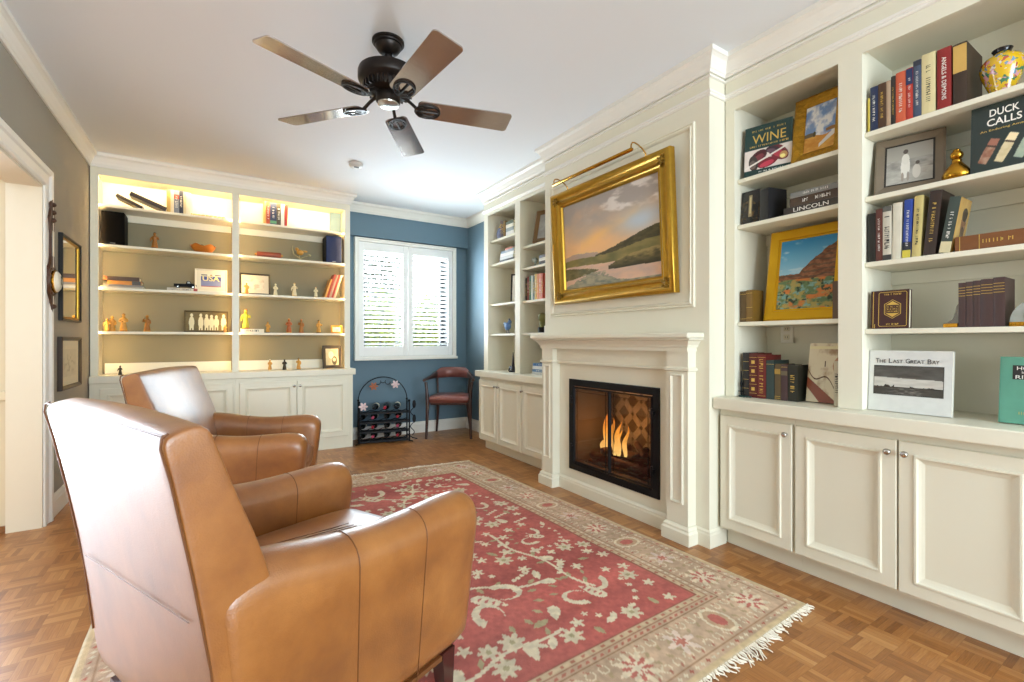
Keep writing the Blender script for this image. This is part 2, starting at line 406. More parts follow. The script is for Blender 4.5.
def bookcase(label, loc, rz, w, bays, depth, z0, ztop, shelves, back, led=False, upper=None):
    r = thing('bookcase', label, 'bookcase', loc, rz)
    b = MB(); xs = [0] + [v for a in bays for v in a] + [w]
    for i in range(0, len(xs), 2): b.box(xs[i],0,z0,xs[i+1],.02,ztop)
    b.box(0,0,ztop,w,.02,2.7495); b.build('face_frame', CREAM, r)
    for i in range(0, len(xs), 2):
        b = MB(); a, c = xs[i], xs[i+1]
        g = .018 if led else 0
        if i == 0: a, c = c-g-.014, c-g
        elif i == len(xs)-2: a, c = a+g, a+g+.014
        else: a, c = a+g, c-g
        b.box(a,.02,z0,c,depth,ztop+.02); b.build('upright', CREAM, r)
    b = MB(); b.box(xs[1]-.014,.02,ztop+.02,xs[-2]+.014,depth,ztop+.035); b.build('top_panel', CREAM, r)
    for (x0, x1), zs in zip(bays, shelves):
        zt = ztop+.02 if not upper else zs[0]-.021
        b = MB(); g = .018 if led else 0; b.box(x0-g,depth-.008,z0,x1+g,depth,zt); b.build('back_panel', back, r)
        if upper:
            b = MB(); b.box(x0-g,depth-.008,zt,x1+g,depth,ztop+.02); b.build('brightened_back_panel', CREAM, r)  # cream instead of taupe, so the top row's strong light sits in the colour
            b = MB(); b.box(x0,depth-.02,zs[0]-.085,x1,depth-.008,zs[0]-.0225); b.build('cleat', CREAM, r)
            b = MB(); b.box(x0,depth-.02,z0,x1,depth-.008,z0+.095); b.build('backsplash', CREAM, r)
        else:
            for z in zs:
                b = MB(); b.box(x0+.0005,depth-.022,z-.085,x1-.0005,depth-.008,z-.0235); b.build('cleat', CREAM, r)
        for z in zs:
            b = MB(); b.box(x0+.001-g,.026 if not led else .034,z-.022,x1-.001+g,depth-.009,z,.002); b.build('shelf', CREAM, r)
        if led:
            for xx in (x0-.011, x1+.005):
                b = MB(); b.box(xx,.0215,z0+.03,xx+.006,.0245,ztop-.01); b.build('led_strip', WARMLED, r)
            b = MB(); b.box(x0+.02,.0215,ztop+.006,x1-.02,.0275,ztop+.014); b.build('led_strip', TOPLED, r)
    return r

# right of the chimney
cabinet('single-door cream base cabinet beside the chimney breast, right of the fireplace', (2.41,1.603,0), -90, .405, .385, [(.012,.398,.372)], 'right wall base cabinets')
cabinet('two-door cream base cabinet with paired nickel knobs at the right of the photo', (2.41,1.197,0), -90, .835, .385, [(.006,.41,.384),(.416,.825,.442)], 'right wall base cabinets')
cabinet('last cream base cabinet of the right wall, right of the paired-knob cabinet', (2.41,.361,0), -90, .412, .385, [(.006,.404,.032)], 'right wall base cabinets')
worktop('cream countertop with the WINE and duck book shelves above, right of the fireplace', (2.41,1.6035,0), -90, 1.66, -.068, .389)
bookcase('cream built-in bookcase right of the fireplace, holding books and the mesa painting', (2.46,1.6035,0), -90, 1.66, [(.055,.572),(.668,1.56)], .34, .839, 2.445, [(2.056,1.80,1.256),(2.092,1.80,1.505,1.204)], CREAM)
# left of the chimney, near the window
cabinet('two-door cream base cabinet nearest the corner chair', (2.41,4.44,0), -90, .83, .385, [(.014,.402,.375),(.41,.822,.436)], 'far right base cabinets')
cabinet('single-door cream base cabinet tucked against the left side of the fireplace', (2.41,3.609,0), -90, .465, .385, [(.006,.458,.032)], 'far right base cabinets')
worktop('cream countertop in the alcove between fireplace and corner chair', (2.41,4.455,0), -90, 1.312, -.055, .389)
bookcase('narrow cream built-in bookcase between the window corner and the fireplace', (2.46,4.44,0), -90, 1.297, [(.087,.62),(.707,1.245)], .34, .839, 2.485, [(2.215,1.962,1.54,1.226),(2.05,1.845,1.532,1.226)], CREAM)
# lit bookcase on the back wall
cabinet('left pair of cream doors under the lit bookcase, behind the armchairs', (-.893,5.245,0), 0, 1.065, .33, [(.07,.55,.52),(.556,1.045,.586)], 'back wall base cabinets', z0=.13, z1=.742, top=.785, kick=.004)
cabinet('right pair of cream doors under the lit bookcase, beside the wine rack', (.173,5.245,0), 0, 1.10, .33, [(.03,.535,.51),(.541,1.05,.566)], 'back wall base cabinets', z0=.13, z1=.742, top=.785, kick=.004)
worktop('pale countertop under the warmly lit bookcase on the back wall', (-.8925,5.245,0), 0, 2.19, -.03, .332, z0=.786, z1=.851)
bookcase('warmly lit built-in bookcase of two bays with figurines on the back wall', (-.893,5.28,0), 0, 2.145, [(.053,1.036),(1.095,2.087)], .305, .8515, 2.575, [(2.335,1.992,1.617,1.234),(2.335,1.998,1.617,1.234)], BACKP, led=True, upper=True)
# lamp light of the LED tape
def led_area(name, loc, rot, sx, sy, p): return area(name, loc, rot, sx, sy, p, (1, .74, .36), 170)

# ------------------------------------------------------------------ mantelpiece
def R90(x): return Matrix(((0,1,0,x),(-1,0,0,0),(0,0,1,0),(0,0,0,1)))
r = thing('fireplace_mantel', 'cream panelled mantelpiece framing the black fireplace', 'mantelpiece', (2.32,3.14,0), -90)
W = 1.531      # local x = 3.14 - worldY, local -y toward the room
def mloc(y): return 3.14 - y
px = [(mloc(3.085), mloc(2.945)), (mloc(1.842), mloc(1.695))]
for x0, x1 in px:
    b = MB(); b.box(x0,-.072,.10,x1,-.001,1.09)
    p = b.build('pilaster', CREAM, r)
    b = MB(); b.M = T(x0+.03,-.072,.22) @ UP
    b.sweep([(0,.0003),(0,.008),(.006,.011),(.014,.002),(.014,.0003)], [(0,0),(x1-x0-.06,0),(x1-x0-.06,.74),(0,.74)], closed=True); b.build('panel_moulding', CREAM, p)
    b = MB(); b.sweep([(.0,0),(.022,0),(.022,.065),(.014,.075),(.014,.085),(.004,.098),(0,.098)], [(x0,-.001),(x0,-.072),(x1,-.072),(x1,-.001)][::-1])
    b.box(x0,-.072,0,x1,-.001,.0985); b.build('plinth_block', CREAM, r)
    b = MB(); b.sweep([(.0003,0),(.012,.006),(.012,.018),(.0003,.026)], [(x0,-.001),(x0,-.0722),(x1,-.0722),(x1,-.001)][::-1], z=.975); b.build('necking', CREAM, p)
b = MB(); b.box(px[0][1]+.0005,-.03,.975,px[1][0]-.0005,-.0005,1.09)
b.sweep([(.0003,0),(.010,.004),(.010,.014),(.0003,.02)], [(px[1][0]-.0005,-.03),(px[0][1]+.0005,-.03)], z=.975)
b.build('frieze_board', CREAM, r)
x0, x1 = px[0][0]-.005, px[1][1]+.005
b = MB(); b.box(x0,-.085,1.09,x1,-.001,1.115)
b.sweep([(0,0),(.008,0),(.012,.012),(.03,.035),(.045,.042),(.045,.05),(0,.05)], [(x0,-.001),(x0,-.085),(x1,-.085),(x1,-.001)][::-1], z=1.115)
b.box(x0,-.085,1.115,x1,-.001,1.166); b.build('bed_moulding', CREAM, r)
b = MB(); b.box(x0-.055,-.15,1.166,x1+.052,-.001,1.197,.008,seg=2); b.build('mantel_shelf', CREAM, r)
b = MB(); b.sweep([(.0006,0),(.012,0),(.012,.07),(.009,.078),(.009,.088),(.0006,.098)], [(px[1][0]-.0225,-.0125),(px[0][1]+.0225,-.0125)]); b.build('skirting', CREAM, r)

# ------------------------------------------------------------------ fireplace insert and fire
r = thing('fireplace_insert', 'black glass-doored fireplace set into the cream chimney breast', 'fireplace', (2.32,2.814,.172), -90)
IW, IH = .866, .688
b = MB(); b.M = T(0,-.001,0) @ UP
b.sweep([(0,0),(0,.012),(.004,.015),(.048,.015),(.052,.004),(.052,0)], [(0,0),(IW,0),(IW,IH),(0,IH)], closed=True); b.build('surround', BLACK, r)
BRICK = pm('firebox brick', '#a39a90', .85, var=.25, scale=9, bump=.4)
x0, x1 = .025, IW-.037
b = MB(); b.box(x0+.004,.002,.0452,x1-.02,.46,.052); b.box(x0+.004,.452,.052,x1-.02,.46,.642); b.box(x0+.002,.002,.052,x0+.009,.452,.642); b.box(x1-.026,.002,.052,x1-.019,.452,.642); b.box(x0+.004,.002,.642,x1-.02,.46,.648)
fb = b.build('firebox', pm('sooty firebox steel', '#645a52', .8, var=.3, scale=6), r)
b = MB(); rnd = random.Random(3)
for i in range(-3, 12):            # herringbone brick lining on the back panel
    for j in range(-2, 9):
        cx, cz = x0+.06+i*.09, .06+j*.10
        M0 = T(cx,.448,cz) @ RY(45 if (i+j) % 2 else -45)
        c = M0 @ Vector((0,0,0))
        if x0+.055 < c.x < x1-.07 and .1 < c.z < .6:
            b.M = M0; b.box(-.054,-.004,-.026,.054,.003,.026,.002)
b.build('brick_lining', BRICK, fb)
DM = .428
GL = glass_mat('smoked fire glass', '#d2cdc8')
for k, (dx0, dx1) in enumerate(((.054, .054+.378), (.434, .434+.378))):
    b = MB(); b.M = T(dx0,-.004,.056) @ UP
    w, h = dx1-dx0, .576
    b.sweep([(0,0),(0,.010),(.003,.012),(.007,.012),(.009,.008),(.012,.008),(.014,.004),(.014,0)], [(0,0),(w,0),(w,h),(0,h)], closed=True)
    b.box(.034,.014,.004,.037,h-.014,.007); b.box(w-.037,.014,.004,w-.034,h-.014,.007); b.box(.014,h-.037,.004,w-.014,h-.034,.007); b.box(.014,.034,.004,w-.014,.037,.007)
    d = b.build('glass_door', BLACK, r)
    b = MB(); b.box(dx0+.012,-.0065,.056+.012,dx1-.012,-.0045,.056+h-.012); b.build('glass_pane', GL, d)
    hx = dx0-.010 if k == 0 else dx1+.010
    for hz in (.17, .53):
        b = MB(); b.M = T(hx,-.028,.0+hz); b.lathe([(.008,-.03),(.008,.03)], seg=10); b.box(-.014,-.004,-.012,.014,.012,.012); b.build('hinge', BLACK, d)
    hx = dx1-.012 if k == 0 else dx0+.012
    b = MB(); b.tube([(hx,-.017,.09),(hx,-.030,.09),(hx,-.034,.075),(hx,-.030,.06)], .005); b.build('latch', BLACK, d)
LOG = pm('charred bark', '#574032', .9, var=.5, scale=14, bump=.8)
ASH = pm('glowing ember rubble', '#6a4a3a', .9, var=.5, scale=18, bump=.5)
b = MB(); rnd = random.Random(5)
for i in range(150):
    b.sph((2.40+rnd.random()*.32, 2.10+rnd.random()*.64, .239+rnd.random()*.014), (rnd.uniform(.008,.02),rnd.uniform(.008,.02),rnd.uniform(.006,.014)), 6)
o = b.build('ember_bed', ASH, smooth=True); tag(o, 'bed of grey and brown embers under the fire logs', 'embers', kind='stuff')
logs = [((2.44,2.13,.275),(2.46,2.72,.27),.032,'long charred log across the front of the fire'),
        ((2.62,2.12,.285),(2.60,2.70,.30),.036,'thick charred log across the back of the fire'),
        ((2.43,2.26,.34),(2.64,2.34,.36),.024,'short log lying right of the flames on the other logs'),
        ((2.42,2.56,.335),(2.65,2.52,.35),.026,'short log lying left of the flames on the other logs'),
        ((2.42,2.16,.385),(2.60,2.40,.40),.022,'thin log laid slantwise on top of the pile')]
for p0, p1, rr, lb in logs:
    P0, P1 = Vector(p0), Vector(p1); rnd = random.Random(int(rr*1e4)); b = MB()
    pts = [P0.lerp(P1, t/7) + Vector((rnd.uniform(-1,1),rnd.uniform(-1,1),rnd.uniform(-1,1)))*.004 for t in range(8)]
    b.tube(pts, [rr*rnd.uniform(.85,1.1) for _ in pts], 10)
    o = b.build('fire_log', LOG, smooth=True); tag(o, lb, 'log', 'logs in the fire')
def flame_mat():
    m = bpy.data.materials.new('flame'); m.use_nodes = True; nt = m.node_tree; L = nt.links.new
    nt.nodes.remove(nt.nodes['Principled BSDF']); out = nt.nodes['Material Output']
    g = nt.nodes.new('ShaderNodeNewGeometry'); sp = nt.nodes.new('ShaderNodeSeparateXYZ'); L(g.outputs['Position'], sp.inputs[0])
    mr = nt.nodes.new('ShaderNodeMapRange'); mr.inputs[1].default_value = .29; mr.inputs[2].default_value = .66; L(sp.outputs[2], mr.inputs[0])
    cr = nt.nodes.new('ShaderNodeValToRGB'); L(mr.outputs[0], cr.inputs[0])
    e = cr.color_ramp.elements; e[0].color = (1,.72,.25,1); e[1].color = (1,.16,.02,1); k = e.new(.45); k.color = (1,.42,.06,1)
    em = nt.nodes.new('ShaderNodeEmission'); em.inputs[1].default_value = 2.6; L(cr.outputs[0], em.inputs[0])
    tr = nt.nodes.new('ShaderNodeBsdfTransparent'); mx = nt.nodes.new('ShaderNodeMixShader')
    n = nt.nodes.new('ShaderNodeTexNoise'); n.inputs['Scale'].default_value = 16; L(g.outputs['Position'], n.inputs['Vector'])
    lw = nt.nodes.new('ShaderNodeMath'); lw.operation = 'MULTIPLY_ADD'; L(mr.outputs[0], lw.inputs[0]); lw.inputs[1].default_value = -.65; lw.inputs[2].default_value = .95
    ad = nt.nodes.new('ShaderNodeMath'); ad.operation = 'MULTIPLY'; L(lw.outputs[0], ad.inputs[0]); L(n.outputs['Fac'], ad.inputs[1])
    a2 = nt.nodes.new('ShaderNodeMath'); a2.operation = 'MULTIPLY'; a2.use_clamp = True; L(ad.outputs[0], a2.inputs[0]); a2.inputs[1].default_value = 1.9
    L(a2.outputs[0], mx.inputs[0]); L(tr.outputs[0], mx.inputs[1]); L(em.outputs[0], mx.inputs[2]); L(mx.outputs[0], out.inputs[0])
    return m
b = MB(); rnd = random.Random(11)
for (fx, fy, h, w) in ((2.53,2.63,.33,.036),(2.54,2.60,.25,.045),(2.50,2.58,.20,.04),(2.55,2.53,.24,.034),(2.51,2.49,.19,.032),(2.53,2.44,.22,.026),(2.56,2.66,.15,.03),(2.48,2.61,.13,.035),(2.50,2.52,.12,.03)):
    n = 12; ph = rnd.uniform(0, 6); rs = []
    for i in range(n+1):
        t = i/n; rr = .8*w*max(.03, (math.sin(PI*min(1, t*1.0+.14))**.9)*(1-t)**.55*1.25)
        ox, oy = .018*math.sin(ph+t*6)*t, .026*math.sin(ph*1.7+t*7)*t
        rs.append([(fx+ox+.6*rr*math.cos(2*PI*k/10), fy+oy+rr*math.sin(2*PI*k/10), .305+h*1.22*t) for k in range(10)])
    b.rings(rs)
o = b.build('flame', flame_mat(), smooth=True); tag(o, 'orange and yellow flames rising from the logs in the fireplace', 'fire', kind='stuff')
lg = bpy.data.lights.new('firelight', 'POINT'); lg.energy = 7; lg.color = (1, .45, .14); lg.shadow_soft_size = .08
o = bpy.data.objects.new('firelight', lg); COL.objects.link(o); o.location = (2.50, 2.55, .50)

# ------------------------------------------------------------------ rug
def rug():
    A, B, D = 2.555, 3.06, .0065
    nx, ny = int(A/D), int(B/D)
    a, bb = np.meshgrid(np.linspace(0, A, nx), np.linspace(0, B, ny))
    e = np.minimum(np.minimum(a, A-a), np.minimum(bb, B-bb))
    rgb = np.empty(a.shape + (3,))
    ab = fbm(a*1.2, bb*9, 4, 3)[..., None]; fine = fbm(a*60, bb*60, 5, 2)[..., None]
    red = np.array((184, 100, 92.)); rgb[:] = red*(.86+.26*ab)
    rng = random.Random(8)
    cream, sage, pink, tan = (216,204,176), (168,158,122), (206,120,112), (190,166,138)
    def stamp(fn, cx, cy, r, rot, col, aspect=1.0):
        i0, i1 = max(0, int((cx-r*1.3)/A*nx)), min(nx, int((cx+r*1.3)/A*nx)+2)
        j0, j1 = max(0, int((cy-r*1.3)/B*ny)), min(ny, int((cy+r*1.3)/B*ny)+2)
        if i0 >= i1 or j0 >= j1: return
        x, y = (a[j0:j1, i0:i1]-cx)/r, (bb[j0:j1, i0:i1]-cy)/r
        c, s = math.cos(rot), math.sin(rot); u, v = x*c+y*s, (-x*s+y*c)*aspect
        m = fn(u, v); rgb[j0:j1, i0:i1][m] = col
    def ros(n, k=.3): return lambda u, v: np.hypot(u, v) < (1-k)+k*np.cos(n*np.arctan2(v, u))
    def leaf(u, v): return (np.abs(v) < .42*(1-u*u)) & (np.abs(u) < 1)
    def disc(u, v): return np.hypot(u, v) < 1
    def ring(u, v): r = np.hypot(u, v); return (r < 1) & (r > .72)
    def palm(u, v): return (np.abs(v) < .62*np.sqrt(np.clip(1-u*u, 0, 1))*(1-.55*u)) & (np.abs(u) < 1)
    def paisley(u, v):
        th = np.arctan2(v, u); r = np.hypot(u, v); return (np.abs(r-(.72)) < .24*np.clip((th+2.4)/4.4, 0, 1)) & (th > -2.4) & (th < 2.3)
    def line(pts, w, col):
        for (x0, y0), (x1, y1) in zip(pts, pts[1:]):
            n = max(2, int(math.hypot(x1-x0, y1-y0)/(w*.6)))
            for k in range(n): stamp(disc, x0+(x1-x0)*k/n, y0+(y1-y0)*k/n, w, 0, col)
    def big(cx, cy, s, rot):
        for q in (-1, 1):
            stamp(paisley, cx+math.cos(rot+q*1.2)*s*.42, cy+math.sin(rot+q*1.2)*s*.42, s*.42, rot+(.6 if q > 0 else 2.4), cream, 1.25)
        stamp(palm, cx, cy, s*.36, rot, cream, 1.7)
        for k in range(4): stamp(leaf, cx-s*.2*math.cos(rot)+k*s*.14*math.cos(rot), cy-s*.2*math.sin(rot)+k*s*.14*math.sin(rot), s*.07, rot+1.57, (190,110,104))
        for k in range(9):
            t = rot+PI+(k-4)*.32; stamp(ros(5, .2), cx+s*.95*math.cos(t), cy+s*.95*math.sin(t), s*.085, t, cream)
        for k in range(5):
            t = rot+(k-2)*.4; stamp(leaf, cx+s*.9*math.cos(t), cy+s*.9*math.sin(t), s*.11, t, sage)
    F0 = .335
    # vines, palmettes and scattered blossoms of the field, mirrored end to end
    med = [(1.86,.62,.20,1.9),(.75,.62,.22,1.5),(1.42,.80,.24,-.9),(2.0,1.25,.16,2.5),(.62,1.35,.18,.4),(1.28,1.53,.22,1.0),(1.95,1.95,.2,-2.2),(.72,2.25,.22,-1.2),(1.40,2.40,.26,2.2),(1.95,2.45,.15,.8)]
    for x0, y0, ln, th in ((.5,.8,.9,.7),(1.1,1.05,.7,-.5),(1.9,.65,.8,2.0),(.5,1.8,.8,.2),(1.5,2.0,.7,.9),(1.0,2.55,.8,-.4),(1.7,1.35,.6,2.6),(.9,.45,.7,.2)):
        pts = []; x, y, t = x0, y0, th
        for k in range(26):
            pts.append((x, y)); t += .11*math.sin(k*.42+x0*5); x += ln/26*math.cos(t); y += ln/26*math.sin(t)
        pts = [p for p in pts if F0+.03 < p[0] < A-F0-.03 and F0+.03 < p[1] < B-F0-.03]
        line(pts, .0085, cream)
        for k in range(2, len(pts)-1, 3):
            q = 1 if k % 2 else -1; stamp(leaf, pts[k][0]+.03*q*math.cos(th+1.5), pts[k][1]+.03*q*math.sin(th+1.5), .028, th+q, sage if k % 4 else cream)
    for m in med: big(*m)
    pos = []
    for k in range(1600):
        x, y = rng.uniform(F0+.05, A-F0-.05), rng.uniform(F0+.05, B-F0-.05)
        if all(math.hypot(x-p[0], y-p[1]) > .075 for p in pos) and all(math.hypot(x-m[0], y-m[1]) > m[2]*1.08 for m in med): pos.append((x, y))
    for k, (x, y) in enumerate(pos):
        q = rng.random(); rt = rng.uniform(0, 6)
        if q < .40: stamp(ros(rng.choice((4,5,6)), .28), x, y, rng.uniform(.028,.040), rt, cream)
        elif q < .55: stamp(ros(7, .22), x, y, rng.uniform(.045,.06), rt, (208,196,168)); stamp(disc, x, y, .012, 0, sage)
        elif q < .78: stamp(leaf, x, y, rng.uniform(.03,.05), rt, cream if rng.random() < .5 else sage)
        elif q < .9:
            for j in range(4): stamp(disc, x+.03*j*math.cos(rt)-.045*math.cos(rt), y+.03*j*math.sin(rt)-.045*math.sin(rt), .013, 0, cream)
        else: stamp(palm, x, y, rng.uniform(.04,.055), rt, cream, 1.3)
    # borders
    def band(lo, hi, col): m = (e >= lo) & (e < hi); rgb[m] = col
    n1 = fbm(a*7, bb*7, 9, 3)[..., None]
    band_main = (e < .30)
    rgb[band_main] = (np.array((192,164,138.))*(.88+.24*n1))[band_main]
    band(.30, F0, (196,174,142)); band(F0-.006, F0+.004, (150,96,80)); band(.262, .268, (150,120,92)); band(.298,.304,(160,120,96)); band(.062, .068, (160,126,98)); band(0, .012, (206,190,160)); band(.012,.03,(202,178,140))
    # walk the border centre line and stamp rosettes, cartouches and tendrils
    def walk(off, step):
        o = []
        for x in np.arange(off, A-off, step): o += [(x, off, 0), (x, B-off, PI)]
        for y in np.arange(off+step, B-off, step): o += [(off, y, -PI/2), (A-off, y, PI/2)]
        return o
    soft = lambda c: tuple(.6*v+.4*w for v, w in zip(c, (204,181,156)))
    for k, (x, y, t) in enumerate(walk(.045, .032)): stamp(ros(4), x, y, .009, t, cream if k % 3 else (172,100,84))
    for k, (x, y, t) in enumerate(walk(.282, .036)): stamp(leaf, x, y, .015, t+.5, cream if k % 2 else (176,110,92))
    for k, (x, y, t) in enumerate(walk(.317, .05)): stamp(disc, x, y, .009, t, (172,112,92))
    mb = walk(.165, .062)
    for k, (x, y, t) in enumerate(mb):
        for q in (-1, 1):
            ox, oy = -math.sin(t)*.062*q, math.cos(t)*.062*q
            stamp(ring, x+ox, y+oy, .021, t, (216,202,172)); stamp(leaf, x+ox*.4, y+oy*.4, .017, t+q*.9, (170,150,116)); stamp(leaf, x+ox*1.3, y+oy*1.3, .013, t-q, (176,118,98))
    for k, (x, y, t) in enumerate(walk(.165, .245)):
        if k % 3 == 0:
            stamp(ros(8, .28), x, y, .085, t, (218,202,174)); stamp(ros(8, .3), x, y, .062, t+.39, (190,112,100)); stamp(ros(6, .3), x, y, .034, t, (222,206,180))
        elif k % 3 == 1:
            stamp(disc, x, y, .060, t, (218,204,176), .72); stamp(disc, x, y, .048, t, (190,160,130), .72); stamp(disc, x, y, .03, t, (188,108,98), .72)
        else: stamp(ros(6, .35), x, y, .072, t, (216,196,180)); stamp(ros(6, .3), x, y, .03, t, (190,120,104))
    rgb *= (.90 + .20*fine)
    wear = fbm(a*2.2, bb*2.2, 12, 4)[..., None]; g = rgb.mean(-1, keepdims=True)*.5+np.array((178,150,130))*.5
    rgb = rgb*(1-.30*np.clip(wear-.35, 0, 1)) + g*.30*np.clip(wear-.35, 0, 1)
    P = {k: np.array(v) for k, v in dict(nl=(-.385,.895), nr=(2.175,1.026), fr=(2.06,4.0), fl=(-.46,4.16)).items()}
    u, v = (a/A)[..., None], (bb/B)[..., None]
    xy = P['nl']*(1-u)*(1-v)+P['nr']*u*(1-v)+P['fl']*(1-u)*v+P['fr']*u*v
    wob = .012*(fbm(a*3, bb*3, 20, 2)-.5)
    z = .0085+.0025*fbm(a*3, bb*2.5, 14, 2)-.004*np.clip(1-e/.012, 0, 1)
    xy = xy + wob[..., None]*np.array((1, .6))
    vs = np.concatenate([xy, z[..., None]], -1).reshape(-1, 3)
    root = thing('rug', 'red and beige oriental rug with cream fringe under the tan leather armchairs', 'rug', (0,0,0))
    grid_mesh('pile', vs, nx, ny, rgb, vcol_mat('wool pile', .92, 0, .15, .5, 260), root)
    # sides of the weave
    xy2 = xy; ring_ = list(xy2[0, ::6])+list(xy2[::6, -1])+list(xy2[-1, ::-6])+list(xy2[::-6, 0])
    b = MB(); b.rings([[(p[0], p[1], .0008) for p in ring_], [(p[0], p[1], .0055) for p in ring_]], cap=False)
    b.build('selvage', pm('rug selvage', '#c4ad84', .9), root)
    fm = pm('cream wool fringe', '#efe6d4', .9, var=.1)
    for (p, q, sgn) in ((P['nl'], P['nr'], -1), (P['fl'], P['fr'], 1)):
        b = MB(); rnd = random.Random(4); n = 230
        d = (q-p)/np.linalg.norm(q-p); o = np.array((-d[1], d[0]))*sgn
        for k in range(n):
            s0 = p+(q-p)*(k+.5+rnd.uniform(-.35,.35))/n; L = rnd.uniform(.022,.05)*(1.0+.4*math.sin(k*.11)); sk = rnd.uniform(-.4,.4)+.35*math.sin(k*.23)
            if k in (218, 205, 160, 120): L *= 1.9
            pts = []
            for j in range(5):
                t = j/4; w = s0+o*(L*t-.004)+d*(L*sk*t*t+.004*math.sin(t*7+k))
                pts.append((w[0], w[1], .006*(1-t)+.0028))
            b.tube(pts, [.0034,.0034,.0030,.0026,.0018], 5)
        f = b.build('fringe', fm, root, smooth=True); f['kind'] = 'stuff'
rug()

# ------------------------------------------------------------------ leather armchairs
def leather(name, c1, c2, c3):
    m = bpy.data.materials.new(name); m.use_nodes = True; nt = m.node_tree; L = nt.links.new; N = nt.nodes.new; b = nt.nodes['Principled BSDF']
    tc = N('ShaderNodeTexCoord')
    n = N('ShaderNodeTexNoise'); n.inputs['Scale'].default_value = 4.5; n.inputs['Detail'].default_value = 5; n.inputs['Roughness'].default_value = .6; L(tc.outputs['Object'], n.inputs[0])
    cr = N('ShaderNodeValToRGB'); e = cr.color_ramp.elements; e[0].position = .3; e[0].color = lin(c1); e[1].position = .72; e[1].color = lin(c3); k = e.new(.5); k.color = lin(c2)
    L(n.outputs['Fac'], cr.inputs[0]); L(cr.outputs[0], b.inputs['Base Color'])
    v = N('ShaderNodeTexVoronoi'); v.inputs['Scale'].default_value = 260; L(tc.outputs['Object'], v.inputs['Vector'])
    n2 = N('ShaderNodeTexNoise'); n2.inputs['Scale'].default_value = 7; n2.inputs['Detail'].default_value = 3; L(tc.outputs['Object'], n2.inputs[0])
    ad = N('ShaderNodeMath'); ad.operation = 'MULTIPLY_ADD'; L(n2.outputs['Fac'], ad.inputs[0]); ad.inputs[1].default_value = 5; L(v.outputs['Distance'], ad.inputs[2])
    bp = N('ShaderNodeBump'); bp.inputs['Strength'].default_value = .16; bp.inputs['Distance'].default_value = .004; L(ad.outputs[0], bp.inputs['Height']); L(bp.outputs[0], b.inputs['Normal'])
    b.inputs['Roughness'].default_value = .38; b.inputs['Specular IOR Level'].default_value = .55; b.inputs['Coat Weight'].default_value = .8; b.inputs['Coat Roughness'].default_value = .3
    return m
LEATHER = leather('tan leather', '#74421a', '#8f5724', '#a66c33')
SEAM = pm('leather seam', '#6b3f1c', .5, var=.1)
MAHOG = pm('dark mahogany leg', '#3a1512', .3, var=.2, coat=.4)
def lerp_tab(tab, x):
    for (x0, v0), (x1, v1) in zip(tab, tab[1:]):
        if x <= x1: return v0+(v1-v0)*max(0, (x-x0))/(x1-x0)
    return tab[-1][1]
AW = .815
def arm_section(x, sh=0):
    cr = lerp_tab([(.10,.652),(.17,.678),(.24,.676),(.34,.652),(.5,.632),(.65,.630),(.82,.640),(.885,.630),(.915,.612),(.93,.580)], x)
    z0 = .145; P = []
    for z in (z0, .22, .32, .42, .52): P.append((.014-.014*(z-z0)/.4, z))
    zc = cr-.072
    for k in range(11):
        t = PI-PI*k/10; P.append((.0735+.0735*math.cos(t), zc+.072*math.sin(t)))
    for z in (.50, .40, .30, z0): P.append((.147, z))
    if sh: P = [(y+(.0735-y)*min(1, sh/.0735), z+(z0+(cr-z0)*.55-z)*sh*1.6) for y, z in P]
    k = max(0, min(1, (x-.45)/.4)); o = []
    q = max(0, 1-(x-.10)/.22)
    for y, z in P: o.append((x-.06*k*(1-(z-z0)/(cr-z0))-.10*q*(z-z0)+.032*q, y+.004*q, z))
    return o
